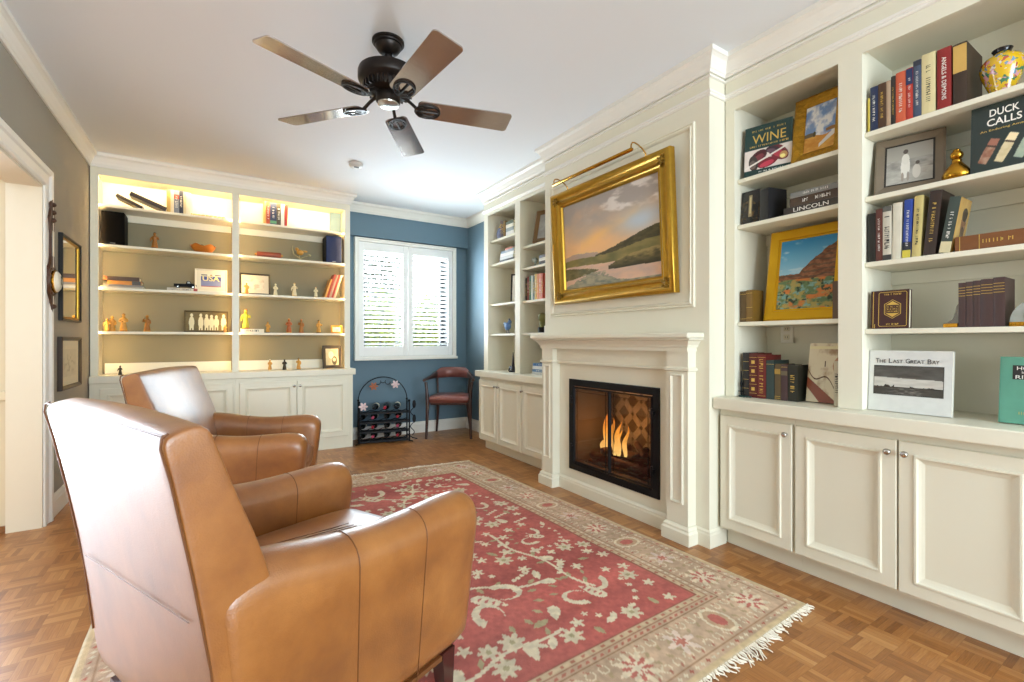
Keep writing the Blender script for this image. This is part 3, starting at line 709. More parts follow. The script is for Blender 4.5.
def armchair(label, x, y, ang, f=1.0):
    fx = lambda v: v if v < .3 else .3+(v-.3)*f
    r = thing('leather_armchair', label, 'armchair', (x, y, .0118), math.degrees(ang), 'matching tan leather armchairs')
    # back: side profile swept across the width
    prof = [(.120,.150),(.105,.30),(.085,.50),(.052,.70),(.018,.88),(.002,.945),(.004,.963),(.014,.971),(.035,.978),(.058,.983),(.074,.980),(.084,.967),(.100,.92),(.132,.83),(.170,.74),(.204,.64),(.227,.54),(.238,.44),(.240,.32),(.238,.150)]
    cx = sum(p[0] for p in prof)/len(prof); rs = []
    y0, y1 = .009, AW-.009
    stat = [(0,.020),(.004,.009),(.012,.003),(.024,0)]+[(t, 0) for t in np.linspace(.05, (y1-y0)-.05, 12)]
    stat += [(y1-y0-a, s) for a, s in stat[:4][::-1]]
    for t, sh in stat:
        q = 2*t/(y1-y0)-1; bul = .013*(1-q*q); dip = .006*(1-q*q)
        ring = []
        for i, (px_, pz) in enumerate(prof):
            X, Z = px_, pz
            if i >= 10: X += bul*((.4,.8,1.3,1.6,1.6,1.5,1.2)[i-10] if i < 17 else .3)
            if 5 <= i <= 11: Z += dip-.004*q*q
            X += (cx-X)*sh*4; Z += (.6-Z)*sh*.9
            ring.append((X, y0+t, Z))
        rs.append(ring)
    b = MB(); b.rings(rs); o = b.build('backrest', LEATHER, r, smooth=True, angle=180)
    md = o.modifiers.new('sub', 'SUBSURF'); md.levels = 1; md.render_levels = 2
    b = MB()
    for yy in (y0+.004, y1-.004):
        b.tube([(p[0]-.001, yy, p[1]) for p in prof[1:8]], .0026, 6)
    b.tube([(.005,t,.967) for t in np.linspace(y0+.004, y1-.004, 6)], .0026, 6); b.tube([(.0675+.006*(t/AW),t,.585-.05*(t/AW)) for t in np.linspace(y0+.06, y1-.06, 8)], .0012, 6)
    b.build('piping', SEAM, o, smooth=True)
    # arms
    for sd in (0, 1):
        fl = (lambda p: (fx(p[0]), p[1], p[2])) if sd == 0 else (lambda p: (fx(p[0]), AW-p[1], p[2]))
        b = MB(); st = [(.10,0),(.14,0),(.18,0),(.22,0),(.28,0),(.36,0),(.44,0),(.52,0),(.60,0),(.68,0),(.78,0),(.85,0),(.888,.003),(.910,.010),(.924,.022),(.93,.040)]
        b.rings([[fl(p) for p in arm_section(x_, sh)] for x_, sh in st])
        o = b.build('armrest', LEATHER, r, smooth=True, angle=180)
        md = o.modifiers.new('sub', 'SUBSURF'); md.levels = 1; md.render_levels = 1
        b = MB()
        for xs in (.42, .66):
            pts = []
            for (px_, py_, pz) in arm_section(xs)[:-2]:
                n = Vector((0, py_-.0735, max(0, pz-.62))); n = n.normalized()*.0008 if n.length else n
                pts.append(fl((px_+n.x, py_+n.y, pz+n.z)))
            b.tube(pts, .0015, 6)
        b.build('seam', SEAM, o, smooth=True)
    # seat
    b = MB(); rs = []; nst = 18
    for i in range(nst+1):
        u = -1+2*i/nst; k = (max(0, 1-abs(u)**7))**(1/7) if abs(u) < 1 else .02; k = max(k, .55); ring = []
        hx, hy = .325, (AW-.30)/2
        for j in range(32):
            t = 2*PI*j/32; c_, s_ = math.cos(t), math.sin(t)
            yy = hy*math.copysign(abs(c_)**.28, c_)*(1 if abs(u) < .99 else .96)
            zz = math.copysign(abs(s_)**.45, s_)
            top = .475+.030*(1-(yy/hy)**2)*(1-u*u*.8); bot = .318
            zz = (top+bot)/2+(top-bot)/2*zz*k
            ring.append((fx(.535+hx*u*1.06), AW/2+yy, zz))
        rs.append(ring)
    b.rings(rs); o = b.build('seat_cushion', LEATHER, r, smooth=True, angle=180)
    b = MB(); rnd = random.Random(2)
    for k in range(3): b.tube([(.45+.06*t, .36+.035*k+.05*math.sin(t*.7+k)*.4, .5085-.0008*t*t*.3) for t in range(5)], .0016, 5)
    b.build('crease', SEAM, o, smooth=True)
    b = MB(); b.box(fx(.74),.150,.146,fx(.825),AW-.150,.316,.012,seg=2); b.build('front_rail', LEATHER, r, smooth=True)
    b = MB(); b.box(.16,.02,.1455,fx(.74),AW-.02,.16); b.build('seat_base', SEAM, r)
    for lx, ly in ((.79,.065),(.79,AW-.065),(.165,.065),(.165,AW-.065)):
        b = MB(); kx = .01 if lx > .5 else -.02; lx = fx(lx)
        b.rings([[(lx+kx+sx*.019, ly+sy*.019, 0) for sx, sy in ((-1,-1),(1,-1),(1,1),(-1,1))], [(lx+sx*.028, ly+sy*.028, .146) for sx, sy in ((-1,-1),(1,-1),(1,1),(-1,1))]])
        b.build('leg', MAHOG, r)
    return r
armchair('tan leather armchair nearest the camera, its back turned to the viewer', -.078, 1.032, .406, 1.005)
armchair('tan leather armchair behind the nearest one, facing the fireplace', -.396, 2.954, -.280, .87)

# ------------------------------------------------------------------ ceiling fan and smoke detector
r = thing('ceiling_fan', 'bronze ceiling fan with five reddish wooden blades', 'ceiling fan', (.784, 2.47, 2.7495))
b = MB(); b.lathe([(.084,0),(.084,-.010),(.077,-.014),(.075,-.022),(.068,-.026),(.064,-.038),(.052,-.055),(.036,-.066),(.028,-.070)], seg=32); b.build('canopy', BRONZE, r, smooth=True)
b = MB(); b.sph((0,0,-.084), .024, 14); b.lathe([(.012,-.09),(.012,-.165)], seg=14); b.build('downrod', BRONZE, r, smooth=True)
b = MB(); b.lathe([(.028,-.150),(.09,-.153),(.138,-.158),(.152,-.166),(.156,-.178),(.156,-.214),(.150,-.226),(.128,-.236),(.121,-.246),(.110,-.272),(.085,-.281),(.05,-.283)], seg=48)
for k in range(30):
    b.M = RZ(12*k); b.box(.110,-.004,-.272,.131,.004,-.238,.001)
b.build('motor_housing', BRONZE, r, smooth=True)
b = MB(); b.lathe([(.062,-.282),(.064,-.290),(.064,-.322),(.056,-.332)], seg=28); hs = b.build('switch_housing', BRONZE, r, smooth=True)
b = MB(); b.lathe([(.056,-.3322),(.054,-.338),(.03,-.343),(.008,-.344)], seg=28); b.build('cap', pm('polished cap', '#d9d6cf', .2, .8), hs, smooth=True)
BLADE = pm('glare paled mahogany blade', '#b3a39c', .16, .75, var=.2, scale=5, stretch=(1,14,14), coat=1.0, spec=.8, crough=.1)  # base colour paled from mahogany red; the glare is partly in it
BLADE.node_tree.nodes['Principled BSDF'].inputs['Coat IOR'].default_value = 2.4
for ang in (-86, -14, 58, 130, 202):
    Mz = RZ(ang)
    b = MB(); b.M = Mz
    b.tube([(.070,0,-.282),(.09,0,-.290),(.115,0,-.306),(.135,0,-.322),(.155,0,-.338)], [.011,.010,.009,.009,.010], 8)
    b.M = Mz @ T(.210,0,-.3445) @ RX(-12)
    el = [(.066*math.cos(t)-.002, .048*math.sin(t), 0) for t in np.linspace(0, 2*PI, 28, endpoint=False)]
    b.tube(el, .0055, 6, closed=True)
    for tx, ty in ((.064,0),(-.03,.042),(-.03,-.042)): b.tube([(-.055,0,0),(tx*.5-.01,ty*.5,0),(tx,ty,0)] if ty else [(-.066,0,0),(.064,0,0)], .0048, 6)
    b.tube([(-.06,.012,.001),(-.02,.03,.001),(.035,.036,.001)], .004, 6); b.tube([(-.06,-.012,.001),(-.02,-.03,.001),(.035,-.036,.001)], .004, 6)
    b.build('blade_iron', BRONZE, r, smooth=True)
    b = MB(); b.M = Mz @ T(0,0,-.3345) @ RX(-12)
    P = []
    for cx_, cy_, a0 in ((.655,.053,0),(.182,.036,90),(.182,-.036,180),(.655,-.053,270)):
        rr = .022 if cx_ > .5 else .028
        for k in range(6): t = R(a0+k*18); P.append((cx_+rr*math.cos(t), cy_+rr*math.sin(t)))
    b.poly(P, -.003, .003); b.build('blade', BLADE, r)
r = thing('smoke_detector', 'round white smoke detector on the ceiling behind the fan', 'smoke detector', (1.078, 4.33, 2.7495))
b = MB(); b.lathe([(.062,0),(.062,-.012),(.058,-.02),(.05,-.03),(.044,-.034),(.02,-.036),(.0,-.036)], seg=28); o = b.build('housing', pm('detector plastic', '#dcdad6', .5), r, smooth=True)
b = MB(); b.box(-.02,-.03,-.0395,.02,-.012,-.0352); b.build('sensor_grille', BLACK, o)

# ------------------------------------------------------------------ the large landscape painting and its brass lamp
def landscape(U, V):
    n = fbm(U*5, V*7, 31, 5); n2 = fbm(U*9+3, V*16, 32, 4); n3 = fbm(U*22, V*50, 33, 3)
    sky = mixc(flatc(U, (222,178,132)), flatc(U, (160,152,146)), (V-.42)*2.2+(n-.5)*.9)
    blue = np.exp(-(((U-.82)/.22)**2+((V-.60)/.14)**2)); sky = mixc(sky, flatc(U, (184,196,206)), blue*1.0)
    warm = np.exp(-(((U-.30)/.32)**2+((V-.44)/.12)**2)); sky = mixc(sky, flatc(U, (232,182,124)), warm*.8)
    d = V-(.50+.42*(U-.28)); streak = np.exp(-(d/.06)**2)*(U > .2); sky = mixc(sky, flatc(U, (238,190,110)), streak*(n2+.3)*.5*np.clip(1.5-U*1.3, 0, 1))
    wh = np.clip((fbm(U*6-V*5, V*12+U*4, 35, 4)-.50)*6, 0, 1)*np.clip((V-.66)*8, 0, 1)*np.clip(U*3-.7, 0, 1); sky = mixc(sky, flatc(U, (226,220,214)), wh*.8)
    im = sky
    hz = .34+.012*np.sin(U*9)+.01*(n2-.5)
    far = V < hz+.05*np.exp(-((U-.18)/.22)**2)+.03*(n2-.5); im = np.where(far[..., None], mixc(flatc(U, (158,142,128)), flatc(U, (182,152,134)), n2), im)
    hill = hz+.17*np.clip((U-.36)/.64, 0, 1)**.9+.03*np.abs(n3-.5)*(U > .36)
    h = (V < hill) & (U > .36); im = np.where(h[..., None], mixc(flatc(U, (52,52,36)), flatc(U, (92,84,54)), n3*1.2), im)
    mead = V < hz-.01+.09*np.clip(U-.35, 0, 1)+.01*(n3-.5); im = np.where(mead[..., None], mixc(flatc(U, (92,92,54)), flatc(U, (142,128,78)), n2*1.3), im)
    wat = V < .245+.012*np.sin(U*7+1)+.008*(n3-.5); im = np.where(wat[..., None], mixc(flatc(U, (214,178,150)), flatc(U, (180,160,150)), (n2-.3)*1.5), im)
    b1 = (np.abs(V-.17) < .075*np.clip(1-U/.40, 0, 1)**.7+.012*(n3-.5)) & (U < .42); im = np.where(b1[..., None], mixc(flatc(U, (78,80,52)), flatc(U, (122,112,76)), n3*1.3), im)
    b2 = (V < .20+.10*np.clip((U-.52)/.3, 0, 1)**.7+.025*(n3-.5)) & (V > .165-.02*U) & (U > .5); im = np.where(b2[..., None], mixc(flatc(U, (58,56,36)), flatc(U, (150,132,84)), np.clip((V-.16)*8, 0, 1)*n3*1.8), im)
    g = (V < .16*np.exp(-((U-.33)/.20)**2)*(.45+n3)+.018); im = np.where(g[..., None], mixc(flatc(U, (96,106,100)), flatc(U, (160,152,126)), n3*1.4), im)
    return im*1.09
r = thing('gilt_framed_painting', 'large marsh landscape painting in a gold frame above the mantel', 'painting', (2.313, 2.942, 1.436), -90, rx=3.2)
PW, PH = 1.142, .85
b = MB(); b.M = UP
b.sweep([(0,0),(0,.040),(.006,.050),(.018,.056),(.032,.052),(.040,.040),(.052,.034),(.066,.040),(.074,.046),(.082,.040),(.090,.026),(.098,.024),(.104,.028),(.110,.020),(.112,.010),(.112,0)], [(0,0),(PW,0),(PW,PH),(0,PH)], closed=True)
o = b.build('frame', GOLD, r, smooth=True, angle=50)
for (cx_, cz, q) in ((.06,.06,45),(PW-.06,.06,135),(.06,PH-.06,-45),(PW-.06,PH-.06,-135)):
    b = MB()
    for k in range(7): b.M = T(cx_,-.047,cz) @ RY(k*52); b.sph((.02,0,0), (.021,.006,.008), 8)
    b.M = Matrix.Identity(4); b.sph((cx_,-.05,cz), (.014,.008,.014), 8); b.build('corner_ornament', GOLDD, o, smooth=True)
painted('canvas', PW-.222, PH-.222, 240, 170, landscape, vcol_mat('oil on canvas', .5, .1, .3), r, y=-.008, x0=.111, z0=.111)
r = thing('picture_light', 'long brass picture lamp over the marsh landscape painting', 'lamp', (2.145, 2.41, 2.318), -90)
b = MB(); b.tube([(-.40,0,0),(-.39,0,0),(.39,0,0),(.40,0,0)], [.006,.0125,.0125,.006], 14); b.build('lamp_tube', BRASS, r, smooth=True)
for q in (-1, 1):
    b = MB(); b.tube([(.385*q,0,.008),(.385*q,.002,.03),(.385*q,.012,.046),(.385*q,.030,.050),(.385*q,.06,.044),(.385*q,.10,.028),(.385*q,.128,.006),(.385*q,.136,-.02)], .0045, 8); b.build('arm', BRASS, r, smooth=True)

# ------------------------------------------------------------------ window, shutters and what lies outside
DK = pm('dark bronze window frame', '#1d1d1f', .5)
b = MB()
for x0_, x1_ in ((WX0, WX0+.012), (WX1-.012, WX1)): b.box(x0_,YB+.022,WZ0,x1_,YB+.16,WZ1)
b.box(WX0+.012,YB+.022,WZ1-.012,WX1-.012,YB+.16,WZ1); b.box(WX0+.012,YB+.022,WZ0,WX1-.012,YB+.16,WZ0+.012)
for x in (WX0+.012, 2.0, WX1-.062): b.box(x,YB+.12,WZ0+.012,x+.05,YB+.15,WZ1-.012)
for z in (WZ0+.012, WZ1-.052): b.box(WX0+.062,YB+.122,z,WX1-.062,YB+.148,z+.04)
w1 = struct(b, 'window_1', DK)
b = MB(); b.box(WX0+.062,YB+.133,WZ0+.05,WX1-.062,YB+.137,WZ1-.05); o = b.build('window_pane', glass_mat('clear pane', '#fafcfb'), w1)
b = MB(); b.M = T(1.368, YB-.001, .925) @ UP
FW_, FH_ = 1.292, 1.435
b.sweep([(0,0),(0,.055),(.004,.062),(.016,.062),(.02,.052),(.045,.052),(.045,0)], [(0,0),(FW_,0),(FW_,FH_),(0,FH_)], closed=True)
b.M = Matrix.Identity(4); b.box(1.36,YB-.085,.922,2.668,YB-.064,.955,.004)
struct(b, 'window_1_casing', TRIM)
SH = pm('shutter paint', '#f4f2ee', .4, var=.01)
for x0_, x1_, lb in ((1.416, 2.012, 'left white plantation shutter with slats open to the garden'), (2.016, 2.612, 'right white plantation shutter with slats open to the garden')):
    r = thing('plantation_shutter', lb, 'shutter', (x0_, YB-.026, .972), 0, 'plantation shutters of the back window')
    w, h = x1_-x0_, 1.34; s0 = .062; rb, rt = .115, .10
    b = MB(); b.box(0,-.014,0,s0,.014,h,.003); b.box(w-s0,-.014,0,w,.014,h,.003); b.box(s0,-.013,0,w-s0,.013,rb,.002); b.box(s0,-.013,h-rt,w-s0,.013,h,.002); b.build('panel_frame', SH, r)
    n = 21; pt = (h-rb-rt)/n
    for k in range(n):
        b = MB(); b.M = T(0,0,rb+pt*(k+.5)) @ RX(-22)
        sec = [(.029*math.cos(t), .0045*math.sin(t)) for t in np.linspace(0, 2*PI, 12, endpoint=False)]
        b.rings([[(xx, p, q) for p, q in sec] for xx in (s0+.002, w-s0-.002)]); b.build('slat', SH, r, smooth=True)
    b = MB(); b.box(w/2-.004,-.036,rb+.02,w/2+.004,-.030,h-rt-.02) ; 
    if False: b.build('tilt_rod', SH, r)
    else: b.bm.free()
b = MB(); b.box(-9,YB+.16,-.5,16,40,-.45); struct(b, 'ground', pm('garden lawn', '#8a9a4e', .9, var=.3, scale=1.5))
def leafy(name, label, cat, loc, n, rx_, ry_, rz_, zc, cols, seed, trunk=None, ls=.05, group=None):
    r = thing(name, label, cat, loc, 0, group); rnd = random.Random(seed)
    mats = [pm('leaf '+c, c, .6, var=.25, scale=3) for c in cols]; b = MB()
    for k in range(n):
        while True:
            p = Vector((rnd.uniform(-1,1), rnd.uniform(-1,1), rnd.uniform(-1,1)))
            if .35 < p.length < 1: break
        c = Vector((p.x*rx_, p.y*ry_, zc+p.z*rz_)); e = Euler((rnd.uniform(0,6), rnd.uniform(0,6), rnd.uniform(0,6))).to_matrix(); s_ = ls*rnd.uniform(.6,1.3)
        v = [b._v(c+e @ Vector(q)*s_) for q in ((-1,0,0),(0,-.45,.1),(1,0,0),(0,.45,.1))]; b._f(v, rnd.randrange(len(mats)))
    b.build('foliage', mats, r)
    b = MB()
    for k in range(trunk or 5):
        a_ = rnd.uniform(0, 6); t = rnd.uniform(.4, .9)
        b.tube([(0,0,0),(rx_*.2*math.cos(a_), ry_*.2*math.sin(a_), zc*.6),(rx_*t*math.cos(a_), ry_*t*math.sin(a_), zc+rz_*rnd.uniform(0,.8))], [.05,.035,.008], 6)
    b.build('branches', pm('bark', '#5d5a55', .9, var=.3), r)
for k, (x, y, lb) in enumerate(((2.75,9.2,'yellow-green shrub outside the window, farthest left'),(4.0,9.5,'yellow-green shrub outside, seen through the right shutter'),(4.0,11.6,'taller green shrub behind the other two in the garden'))):
    leafy('garden_shrub', lb, 'shrub', (x,y,-.45), 1500, .55 if k < 2 else .9, .7, 1.45 if k < 2 else 1.3, 1.2 if k < 2 else 1.6, ('#a9b04a','#8f9c3a','#c6c46a','#5f7030'), 40+k, ls=.085, group='garden shrubs outside the window')
leafy('garden_tree', 'grey branching tree outside, seen through the left shutter', 'tree', (4.0,14.2,-.45), 1600, 1.3, 1.0, 1.6, 3.6, ('#6c7768','#525c4e','#87907c'), 77, trunk=22, ls=.075)

# ------------------------------------------------------------------ wine rack with bottles
rk = thing('wine_rack', 'black iron wine rack with metal flowers and an arched top, under the window', 'wine rack', (1.64, 5.33, 0), -12)
w2, dp = .275, .10
for sx in (-1, 1):
    for sy in (-1, 1):
        b = MB(); b.tube([(sx*w2,sy*dp,.004),(sx*w2,sy*dp,.46)], .009, 8); b.sph((sx*w2,sy*dp,.468), .014, 8); b.build('post', BLACK, rk, smooth=True)
    for z in (.06,.45): b = MB(); b.tube([(sx*w2,-dp,z),(sx*w2,dp,z)], .006, 6); b.build('side_bar', BLACK, rk, smooth=True)
    b = MB(); b.tube([(sx*w2,-dp,.012),(sx*w2+.035*sx,-dp-.04,.006)], .007, 6); b.build('foot', BLACK, rk, smooth=True)
b = MB(); b.tube([(-w2*math.cos(t), dp, .46+.27*math.sin(t)) for t in np.linspace(0, PI, 24)], .006, 6)
for c in (-.055, .0, .055): b.tube([(c+.028*math.cos(t), dp, .69-abs(c)*.35+.028*math.sin(t)) for t in np.linspace(PI, 2*PI, 10)], .004, 6)
b.build('arch', BLACK, rk, smooth=True)
rows = (.085,.19,.295,.40)
for z in rows:
    b = MB()
    for y in (-dp, dp*.4): b.tube([(-w2+2*w2*t, y, z-.054+.010*math.cos(t*8*PI)) for t in np.linspace(0, 1, 41)], .005, 6)
    b.build('bottle_rail', BLACK, rk, smooth=True)
    b = MB(); b.box(-w2+.01,-dp+.012,z-.070,w2-.01,dp-.012,z-.066); b.box(-w2+.01,-dp-.004,z-.072,w2-.01,-dp+.004,z-.052); b.build('tray', BLACK, rk)
b = MB()
for z0_ in (.05, .22): b.tube([(w2+.05+.022*math.sin(t*1.3), -dp+.1, z0_+.028*t) for t in np.linspace(0, 6, 18)], .005, 6); b.sph((w2+.07,-dp+.1,z0_+.19), (.022,.006,.05), 8)
b.tube([(w2,dp,.05),(w2+.05,-dp+.1,.02),(w2+.10,-dp+.06,.01)], .006, 6); b.build('vine_scroll', BLACK, rk, smooth=True)
def flower(x, y, z, mat, s=.034):
    b = MB()
    for k in range(6): b.M = T(x,y,z) @ RY(60*k) @ RX(14); b.sph((s*.62,0,0), (s*.5,.004,s*.3), 8)
    b.M = Matrix.Identity(4); b.sph((x,y-.006,z), s*.25, 8); b.build('metal_flower', mat, rk, smooth=True)
PINK = pm('pale pink enamel', '#e7cfd0', .5); ORNG = pm('copper enamel', '#b26a48', .5)
flower(.14,dp-.01,.64,PINK,.045); flower(-.105,dp-.012,.625,ORNG,.045); flower(-.23,-dp-.012,.42,PINK,.045)
BOT = pm('dark bottle glass', '#10140f', .08, var=.2, spec=.8, coat=.6)
def bottle(label, x, z, caps, col):
    c, s = math.cos(R(-12)), math.sin(R(-12)); lx, ly = x, .16
    o = thing('wine_bottle', label, 'bottle', (1.64+lx*c-ly*s, 5.33+lx*s+ly*c, z), -12-12, 'wine bottles in the rack')
    b = MB(); b.M = RX(90); b.lathe([(.004,0),(.034,.002),(.0365,.01),(.0365,.175),(.033,.195),(.018,.222),(.0145,.235),(.0145,.255)], seg=16); q = b.build('glass', BOT, o, smooth=True)
    b = MB(); b.M = RX(90); b.lathe([(.0152,.236),(.0155,.296),(.015,.300),(.004,.3005)], seg=14); b.build('capsule', caps, q, smooth=True)
    b = MB(); b.M = RX(90); b.lathe([(.0369,.07),(.0369,.15)], seg=16); b.build('paper_label', col, q, smooth=True)
CR = pm('red foil capsule', '#a8283a', .35, .4); CB = pm('black foil capsule', '#151518', .35, .4); CP = pm('pink foil capsule', '#c2506c', .35, .4)
LB = pm('wine label paper', '#d9d2c0', .7); LD = pm('dark wine label', '#3a3434', .6)
rn = ['bottom', 'second', 'third', 'top']; cn = {3: ('left', 'middle', 'right'), 4: ('far left', 'middle left', 'middle right', 'far right')}
for ri, z in enumerate(rows):
    xs = (-.06,.06,.18) if ri == 3 else (-.2,-.07,.07,.2)
    for ci, x in enumerate(xs):
        cp = [CB, CP, CB, CR][(ri*2+ci) % 4]
        bottle(f'dark wine bottle lying in the rack, {cn[len(xs)][ci]} of the {rn[ri]} row', x, z, cp, LB if (ri+ci) % 2 else LD)

# ------------------------------------------------------------------ corner chair
r = thing('wooden_armchair', 'small dark wooden armchair with burgundy leather seat in the corner by the window', 'chair', (2.437, 5.227, 0), -32.4)
CW = pm('dark walnut chair frame', '#3b1f18', .35, var=.2, coat=.3); BUR = pm('burgundy leather', '#7d463e', .35, var=.15, coat=.3, bump=.05)
b = MB(); rs = []
for k in range(13):
    u = -1+2*k/12; kk = max(.3, (1-abs(u)**4)**.25 if abs(u) < 1 else .3); ring = []
    for j in range(28):
        t = 2*PI*j/28; c_, s_ = math.cos(t), math.sin(t)
        ring.append((.240*math.copysign(abs(c_)**.4, c_)*(1-.08*u), .215*u, .455+.056*math.copysign(abs(s_)**.7, s_)*kk))
    rs.append(ring)
b.rings(rs); o = b.build('seat', BUR, r, smooth=True, angle=180)
b = MB(); b.box(-.222,-.20,.395,.222,.19,.425,.008); b.build('seat_rail', CW, r)
for sx in (-1, 1):
    b = MB(); b.tube([(sx*.262,-.225,0),(sx*.255,-.215,.20),(sx*.250,-.205,.45),(sx*.262,-.205,.60),(sx*.272,-.195,.665)], [.015,.018,.023,.017,.019], 10); b.build('leg', CW, r, smooth=True)
    b = MB(); b.tube([(sx*.215,.25,0),(sx*.195,.205,.22),(sx*.185,.185,.43)], [.013,.017,.021], 10); b.build('leg', CW, r, smooth=True)
    b = MB(); b.tube([(sx*.185,.185,.40),(sx*.195,.215,.55),(sx*.205,.245,.70)], .014, 8); b.build('back_post', CW, r, smooth=True)
bow = []
for k in range(25):
    t = PI*k/24; x = -.285*math.cos(t); y = -.21+.47*math.sin(t)**.75 if 0 < k < 24 else -.235
    hh = .035+.095*min(1, 1.7*math.sin(t)**3); bow.append((x, y, .672+.018*math.sin(t), hh))
b = MB(); rs = []
for k, (x, y, z, hh) in enumerate(bow):
    n = Vector((x, y+.0, 0)); n = (Vector((x/.285, (y+.21)/.47+.001, 0))).normalized(); th = .018+.012*math.sin(PI*k/24)
    rs.append([(x+n.x*th*math.cos(t), y+n.y*th*math.cos(t), z+hh/2+hh/2*math.sin(t)) for t in np.linspace(0, 2*PI, 12, endpoint=False)])
b.rings(rs[6:19]); b.build('back_pad', BUR, r, smooth=True)
for sl in (slice(0, 7), slice(18, 25)):
    b = MB(); b.rings(rs[sl]); b.build('arm', BUR if False else CW, r, smooth=True)

# ------------------------------------------------------------------ left wall: barometer, mirror, print, outlet
WD = pm('carved walnut', '#4a2a16', .4, var=.3, scale=20, bump=.2)
r = thing('barometer', 'carved wooden banjo barometer with a white dial on the left wall', 'barometer', (-.8995, 4.10, 1.33), 90)
b = MB(); prof = [(0,0),(.018,.02),(.022,.05),(.03,.08),(.06,.12),(.088,.17),(.09,.22),(.08,.27),(.045,.31),(.032,.36),(.03,.50),(.04,.56),(.052,.60),(.04,.63),(.03,.66),(.034,.69),(.02,.71),(0,.725)]
b.M = UP; b.poly([(x, z) for x, z in prof]+[(-x, z) for x, z in prof[-2:0:-1]], 0, .028); o = b.build('case', WD, r)
b = MB()
b.tube([(.084*math.cos(k*PI/18),-.026,.20+.084*math.sin(k*PI/18)) for k in range(36)], [.008+.004*(k%4 == 0) for k in range(36)], 8, closed=True); b.build('carved_ring', WD, o, smooth=True)
for z in (.04,.59,.64,.69): b = MB(); b.sph((0,-.028,z), (.02,.018,.016), 10); b.build('carved_boss', WD, o, smooth=True)
b = MB(); b.M = T(0,-.0282,.20) @ UP; b.lathe([(.072,0),(.073,.014),(.066,.017),(.064,.012)], seg=32); bz = b.build('bezel', BRASS, r, smooth=True)
b = MB(); b.M = T(0,-.0283,.20) @ UP; b.lathe([(.0655,0),(.0655,.022),(.05,.033),(.02,.038)], seg=32); dl = b.build('dial', pm('dial enamel', '#efe8d4', .3), r, smooth=True)
b = MB(); b.box(-.002,-.0685,.18,.002,-.064,.235); b.build('needle', DARKINK, dl)
b = MB(); b.box(-.014,-.031,.36,.014,-.0285,.52); b.build('thermometer_plate', pm('dial enamel', '#efe8d4', .3), r)
r = thing('wall_mirror', 'rectangular mirror in a black and gold frame on the left wall', 'mirror', (-.8995, 4.35, 1.292), 90)
b = MB(); b.M = UP; b.sweep([(0,0),(0,.022),(.004,.025),(.012,.022),(.016,.016),(.016,0)], [(0,0),(.53,0),(.53,.60),(0,.60)], closed=True); b.build('frame', pm('black lacquer', '#16130f', .35), r)
b = MB(); b.M = UP; b.sweep([(0,0),(0,.014),(.009,.016),(.015,.009),(.015,0)], [(.0162,.0162),(.5138,.0162),(.5138,.5838),(.0162,.5838)], closed=True); b.build('gilt_slip', GOLD, r)
b = MB(); b.box(.0313,-.007,.0313,.4987,-.001,.5687); b.build('glass', pm('silvered glass', '#e9e9e6', .03, 1, var=.01), r)

# ------------------------------------------------------------------ things on walls and shelves
def blockcol(U, V, items, base):
    im = flatc(U, base)
    for fn, col in items: im[fn(U, V)] = col
    return im
PAINTM = vcol_mat('printed picture', .55, 0, .35)
GLOSSP = vcol_mat('glossy print', .25, .2, .5)
def framed(name, label, cat, w, h, fw, dep, fmat, fn, loc, rz, tilt=0, mat=0, matcol=None, group=None, res=90, prof=None, strut=False, pname='picture'):
    r = thing(name, label, cat, loc, rz, group, rx=-tilt)
    b = MB(); b.M = T(-w/2,0,0) @ UP
    p = prof or [(0,0),(0,dep),(fw*.25,dep*1.15),(fw*.8,dep*.8),(fw,dep*.6),(fw,0)]
    b.sweep(p, [(0,0),(w,0),(w,h),(0,h)], closed=True); o = b.build('frame', fmat, r)
    k = fw
    if mat:
        b = MB(); b.box(-w/2+fw*.9,-dep*.45,fw*.9,w/2-fw*.9,-dep*.1,h-fw*.9); b.build('mat_board', matcol or WHITE, r); k = fw+mat
    painted(pname, w-2*k, h-2*k, res, max(8, int(res*(h-2*k)/(w-2*k))), fn, PAINTM, r, y=-dep*.47, x0=-w/2+k, z0=k)
    return r
def bmat(col, rough=.45): return pm('book cloth '+col, col, rough, var=.10, scale=30)
